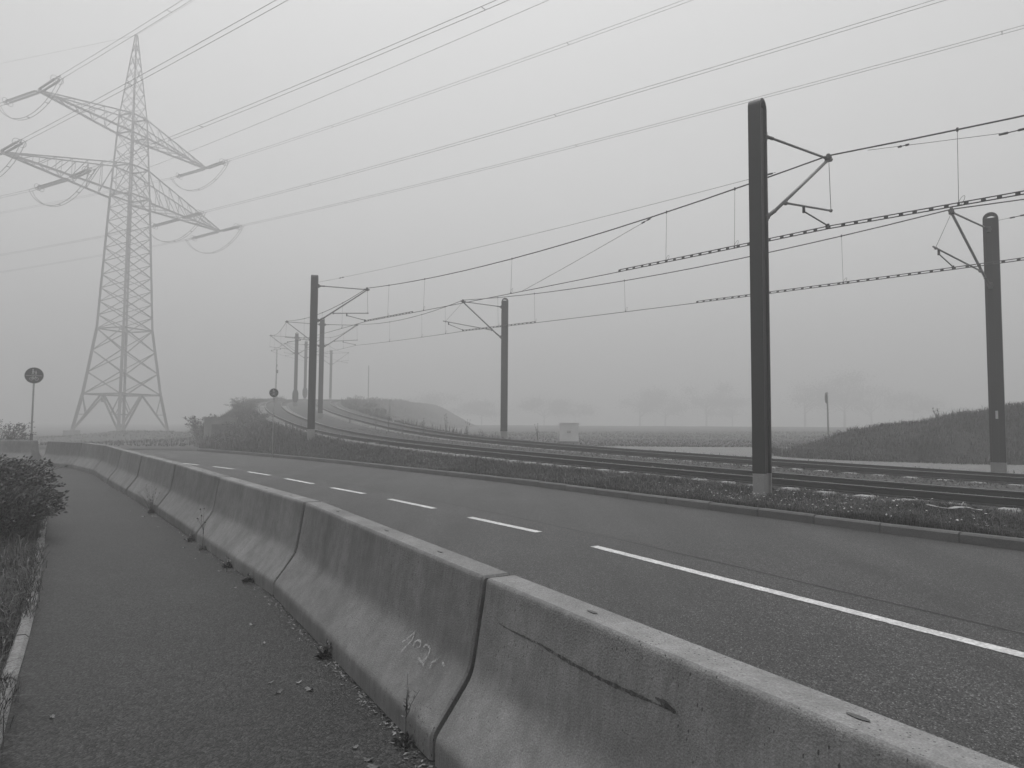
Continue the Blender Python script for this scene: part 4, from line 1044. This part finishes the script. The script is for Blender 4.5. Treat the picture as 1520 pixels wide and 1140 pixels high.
bk = [(62, .55, 1.0, .8, 'hazy bush low on the left bank'), (66, .82, 1.1, .7, 'hazy bush on the shoulder of the left bank'), (71, .45, 1.0, .7, 'spreading bush on the bank face beside the block'), (77, .86, .9, .6, 'small hazy bush on the upper bank skyline'), (84, .80, 1.2, .8, 'hazy bush on the skyline left of the signal mast'), (92, .85, 1.3, .8, 'faint bush on the skyline behind the small round sign'), (57, .30, .8, .6, 'low bush at the bank foot near the kerb end')]
for s_, f_, w_, h_, lb in bk:
    i0 = int(np.argmin(abs(arc - s_))); j0 = int(f_ * (NF - 1)); shrub('bush', lb, (float(VX[i0, j0]), float(VY[i0, j0]), float(VZ[i0, j0]) - .1), 34, .10, 34, w_, h_, thick=.01, group='bushes on the left bank')

# individual weeds
def weed(label, loc, h, n_br, spread, leaf=.02, nl=10, head=0, thick=.0022, group='weeds growing along the barrier foot', material='stalk', lean=(0, 0), name='weed', tuft=0):
    t = thing(name, label, 'weed', loc, 0, group); m = MB(); lf = MB()
    for k in range(n_br):
        a = random.uniform(0, 6.28); q = spread * random.uniform(.2, 1); hh_ = h * random.uniform(.6, 1) if k else h; pts = []
        st = 0 if k == 0 or n_br > 5 else random.uniform(.3, .7) * h
        for s_ in np.linspace(0, 1, 5):
            o_ = q * s_ ** 1.3 if k else 0
            pts.append((o_ * math.cos(a) + lean[0] * s_ + random.uniform(-.004, .004), o_ * math.sin(a) + lean[1] * s_ + random.uniform(-.004, .004), st + (hh_ - st) * s_))
        m.tube(pts, [thick * (1 - .6 * s_) for s_ in np.linspace(0, 1, 5)], 5)
        if head: m.sphere(pts[-1], head * random.uniform(.7, 1.2), 6)
        for _ in range(nl):
            i = random.randrange(4); c = Vector(pts[i]).lerp(Vector(pts[i + 1]), random.random()); d = Vector((random.gauss(0, 1), random.gauss(0, 1), random.gauss(.4, .5))).normalized(); w = d.cross(Vector((0, 0, 1))).normalized() * leaf * .22
            lf.add([c, c + d * leaf * .5 + w, c + d * leaf, c + d * leaf * .5 - w], [(0, 1, 2, 3)])
    for _ in range(tuft):
        a = random.uniform(0, 6.28); L_ = random.uniform(.03, .10); d = Vector((math.cos(a), math.sin(a), random.uniform(.3, 1.6))).normalized(); w = d.cross(Vector((0, 0, 1))).normalized() * .006; c = Vector((random.gauss(0, .02), random.gauss(0, .02), 0))
        lf.add([c - w, c + w, c + d * L_ * .6 + w, c + d * L_ + Vector((0, 0, -.02)), c + d * L_ * .6 - w], [(0, 1, 2, 3, 4)])
    m.build('stem', M[material], t)
    if lf.v: lf.build('leaves', M['leaf'], t)
    return t
def foot_point(i, f, out=.0):
    a, b = BCEN[i], BCEN[i + 1]; p = a + (b - a) * f; d = (b - a) / np.linalg.norm(b - a); nl = np.array([-d[1], d[0]]); p = p + nl * (.345 + out); return (p[0], p[1], bz(*p))
weed('upright branched weed at the foot of the chalked barrier', foot_point(2, .07, .035), .34, 4, .07, .03, 8, 0, .0022, tuft=30)
weed('tall thin weed with dark seed head before the fourth barrier', foot_point(3, .82, .04), .50, 4, .14, .03, 6, .012, .003, tuft=24)
weed('bushy dry weed spreading over the fifth barrier joint', foot_point(5, .06, .06), .48, 16, .28, .03, 12, .005, .002, tuft=50)
weed('small leafy weed sprouting where third and fourth barrier meet', foot_point(4, .03, .03), .12, 9, .10, .04, 10, 0, .002, tuft=40)
weed('little tuft halfway along the third barrier foot', foot_point(3, .45, .03), .10, 6, .06, .04, 8, 0, .002, tuft=40)
weed('little tuft under the wide open joint of the barriers', foot_point(3, .2, .03), .09, 6, .05, .04, 8, 0, .002, tuft=36)
weed('low weed halfway along the chalked barrier foot', foot_point(2, .48, .03), .10, 7, .06, .04, 8, 0, .002, tuft=40)
def verge_pt(i, j): return (float(VX[i, j]), float(VY[i, j]), float(VZ[i, j]))
sk = [(-4.6, 37.2, .75, 'first seed stalk left of the far tram pole'), (-3.4, 37.0, 1.0, 'leafy dark stalk standing just left of the far tram pole'), (-2.3, 37.0, .7, 'bent weed stalk close beside the far tram pole'), (-6.9, 39.8, .85, 'leaning dark stalk on the far slope'), (-6.0, 39.0, .55, 'short upright stalk on the far slope'), (-8.0, 41.8, .6, 'thin grass-like stalk on the far slope edge'), (-10.5, 46.0, .55, 'faint stalk on the far slope before the curve'), (1.3, 35.4, .6, 'thin weed stalk between far pole and cabinet')]
for x, y, h, lb in sk:
    c = CL[np.argmin((CL[:, 0] - x) ** 2 + (CL[:, 1] - y) ** 2)]
    weed(lb, (x, y, np.interp(y, CL[:, 1], CL[:, 2]) - .35), h + .3, 6, .16, .09, 10, .02, .007, 'tall weeds beyond the far track')
for s_, w_, h, lb in ((6.0, .3, .55, 'dark weed on the left part of the mound ridge'), (9.5, .2, .50, 'leafy weed clump on the mound ridge'), (10.5, .2, .40, 'low weed beside the clump on the mound ridge'), (15.6, .1, .65, 'thin stalk on the mound ridge left of the pole'), (19.5, .2, .4, 'weed on the mound ridge right of the pole'), (3.4, .2, .35, 'small weed low on the mound tip')):
    p = m0 + md * s_ + mn * w_; weed(lb, (p[0], p[1], bz(*p) + float(mound_z(np.array(s_), np.array(w_))) - .05), h, 6, .22, .11, 12, 0, .010, 'weeds on the mound ridge')

# dead leaves on the walkway and leaf litter along the barrier foot
lm = MB(); n_ = 9
lm.add([(.5 * math.cos(t) * (1 if k % 2 else .62), .36 * math.sin(t) * (1 if k % 2 else .6), .12 * math.cos(2 * t + .6) + .08) for k, t in enumerate(np.linspace(0, 2 * math.pi, 15)[:-1])] + [(0, 0, .02)], [(k, (k + 1) % 14, 14) for k in range(14)])
leaf_me = lm.mesh('fallen_leaf', M['litter'])
spots = [(-3.1, 9.0), (-3.05, 7.55), (-1.35, 4.25), (-1.45, 4.4), (-1.28, 4.4), (-1.18, 4.28), (-.62, 3.35), (-.66, 3.42), (-2.0, 5.6), (-1.75, 5.15), (-2.6, 6.8), (-4.5, 9.4), (-5.2, 10.6), (-6.0, 11.7), (-6.6, 12.4), (-9.0, 16.0), (-2.45, 3.9), (-.75, 3.55), (-3.6, 8.2), (-4.05, 8.9)]
for x, y in spots:
    o = thing('fallen_leaf', 'curled dead leaf lying on the dark walkway', 'leaf', (x, y, bz(x, y) + .006), random.uniform(0, 6.28), 'dead leaves scattered on the walkway', leaf_me)
    s_ = random.uniform(.045, .085); o.scale = (s_, s_ * random.uniform(.6, 1), s_ * random.uniform(.5, 1))
lit = MB()
for k in range(3200):
    i = random.choices(range(1, 9), [4, 5, 4, 3, 2, 2, 1, 1])[0]; p = foot_point(i, random.random(), abs(random.gauss(.0, .045)) + .004); c = Vector(p) + Vector((0, 0, .006)); r = random.uniform(.003, .018) * random.choice((.4, .6, 1.1))
    a = random.uniform(0, 6.28); d = Vector((math.cos(a), math.sin(a), random.uniform(-.3, .6))) * r; w = Vector((-math.sin(a), math.cos(a), random.uniform(-.3, .3))) * r * random.uniform(.2, .7)
    lit.add([c - d, c + w, c + d, c - w], [(0, 1, 2, 3)])
lit.build('leaf_litter', M['litter'], kind='stuff')

# pale scraps lying in the verge
def scrap(x, y, z, L, label, rot):
    m = MB(); N = 9; vs = []
    for k in range(N):
        for w in (-1, 1): vs.append((L * (k / (N - 1) - .5), w * random.uniform(.015, .055), .03 + random.uniform(0, .05)))
    m.add(vs, [(2 * k, 2 * k + 1, 2 * k + 3, 2 * k + 2) for k in range(N - 1)])
    t = thing('plastic_scrap', label, 'litter', (x, y, z), rot, None, m.mesh('plastic_scrap', M['scrap']))
i_ = np.argmin((TP[:, 0] - 6.9) ** 2 + (TP[:, 1] - 8.6) ** 2)
def on_verge(x, y):
    d = (VX - x) ** 2 + (VY - y) ** 2; k = np.unravel_index(np.argmin(d), d.shape); return float(VZ[k])
scrap(6.55, 10.6, on_verge(6.55, 10.6) + .06, .75, 'pale torn scrap lying in verge grass under the pole by the mound', -.9)
scrap(-5.6, 28.2, on_verge(-5.6, 28.2) + .05, .95, 'long pale scrap on the verge right of the second pole', -.6)
scrap(-9.9, 30.6, on_verge(-9.9, 30.6) + .02, .5, 'crumpled pale scrap beside the small round sign', .4)

# ------------------------------------------------------------------ trees in the fog
def tree(loc, h, w, label, seed):
    random.seed(seed); rg_ = np.random.default_rng(seed)
    t = thing('tree', label, 'tree', loc, 0, 'trees lost in the fog beyond the field'); m = MB()
    m.tube([(0, 0, -.3), (.05, 0, h * .25), (0, .1, h * .6)], [h * .03, h * .022, h * .01], 8)
    cl_ = []
    for k in range(9):
        a = random.uniform(0, 6.28); z1_ = h * random.uniform(.25, .55); e = Vector((math.cos(a) * w * random.uniform(.25, .5), math.sin(a) * w * random.uniform(.25, .5), h * random.uniform(.5, .95)))
        m.tube([(0, 0, z1_), (e.x * .5, e.y * .5, (z1_ + e.z) / 2 + .1), tuple(e)], [h * .012, h * .008, h * .003], 5); cl_.append(e)
    m.build('trunk', M['bark'], t)
    c = np.array([tuple(cl_[k % 9]) for k in range(5200)]) + rg_.normal(0, 1, (5200, 3)) * np.array([w * .15, w * .15, h * .12]) * rg_.uniform(.3, 1.15, (5200, 1)); c[:, 2] = np.clip(c[:, 2], h * .18, None)
    d = rg_.normal(0, 1, (5200, 3)); d /= np.linalg.norm(d, axis=1)[:, None]; e = rg_.normal(0, 1, (5200, 3)); e /= np.linalg.norm(e, axis=1)[:, None]; s_ = rg_.uniform(.12, .30, (5200, 1))
    V = np.stack([c - d * s_, c + e * s_ * .7, c + d * s_, c - e * s_ * .7], 1)
    link('crown', np_mesh('crown', V.reshape(-1, 3), np.arange(20800).reshape(5200, 4), M['crown']), t)
TR = [(8, 176, 7, 11, 'low hazy tree left of the cabinet'), (16, 180, 6, 12, 'broad low tree just left of the cabinet'), (31, 172, 9, 11, 'round hazy tree right of the cabinet'), (38, 176, 8, 12, 'second hazy tree right of the cabinet'), (46, 168, 10, 11, 'tallest hazy tree before the near pole'), (54, 174, 7, 12, 'low hazy tree touching the near pole'), (66, 160, 11, 13, 'hazy tree just right of the near pole'), (74, 158, 12, 13, 'large hazy tree left of the edge-on sign'), (84, 166, 10, 13, 'hazy tree behind the edge-on sign'), (95, 168, 9, 12, 'faint tree behind the mound tip'), (-7, 165, 6, 14, 'faint tree left of the far tram pole'), (-18, 170, 9, 14, 'faint tree above the pale ramp')]
for k, (x, y, h, w, lb) in enumerate(TR): tree((x * 1.45, y * 1.45, bz(x * 1.45, y * 1.45) - .2), h * 1.4, w * 1.5, lb, 50 + k)

for s_, col_, w_, h_, lb in ((88, 2, 1.4, .9, 'faint bush on the crest beyond the far track'), (94, 3, 1.8, 1.2, 'faint broad bush on the far slope crest'), (101, 4, 1.8, 1.1, 'faint bush lower on the far slope'), (108, 3, 2.0, 1.4, 'faintest bush at the end of the far slope crest'), (80, 3, 1.0, .8, 'small faint bush beside the pale fence post')):
    i0 = int(np.argmin(abs(arc - s_))); shrub('bush', lb, (float(SXX[i0, col_]), float(SYY[i0, col_]), float(SZ[i0, col_]) - .15), 40, .13, 34, w_, h_, thick=.01, group='bushes on the far embankment slope')
gb = thing('guard_board', 'low white board on two posts above the far slope', 'board', (-8.0, 50.5, 1.25), .5)
m = MB(); m.box((0, 0, .78), (1.0, .05, .22)); m.build('board', M['paint'], gb)
for x in (-.4, .4):
    m = MB(); m.box((x, .05, .45), (.08, .05, .9)); m.build('post', M['paint'], gb)
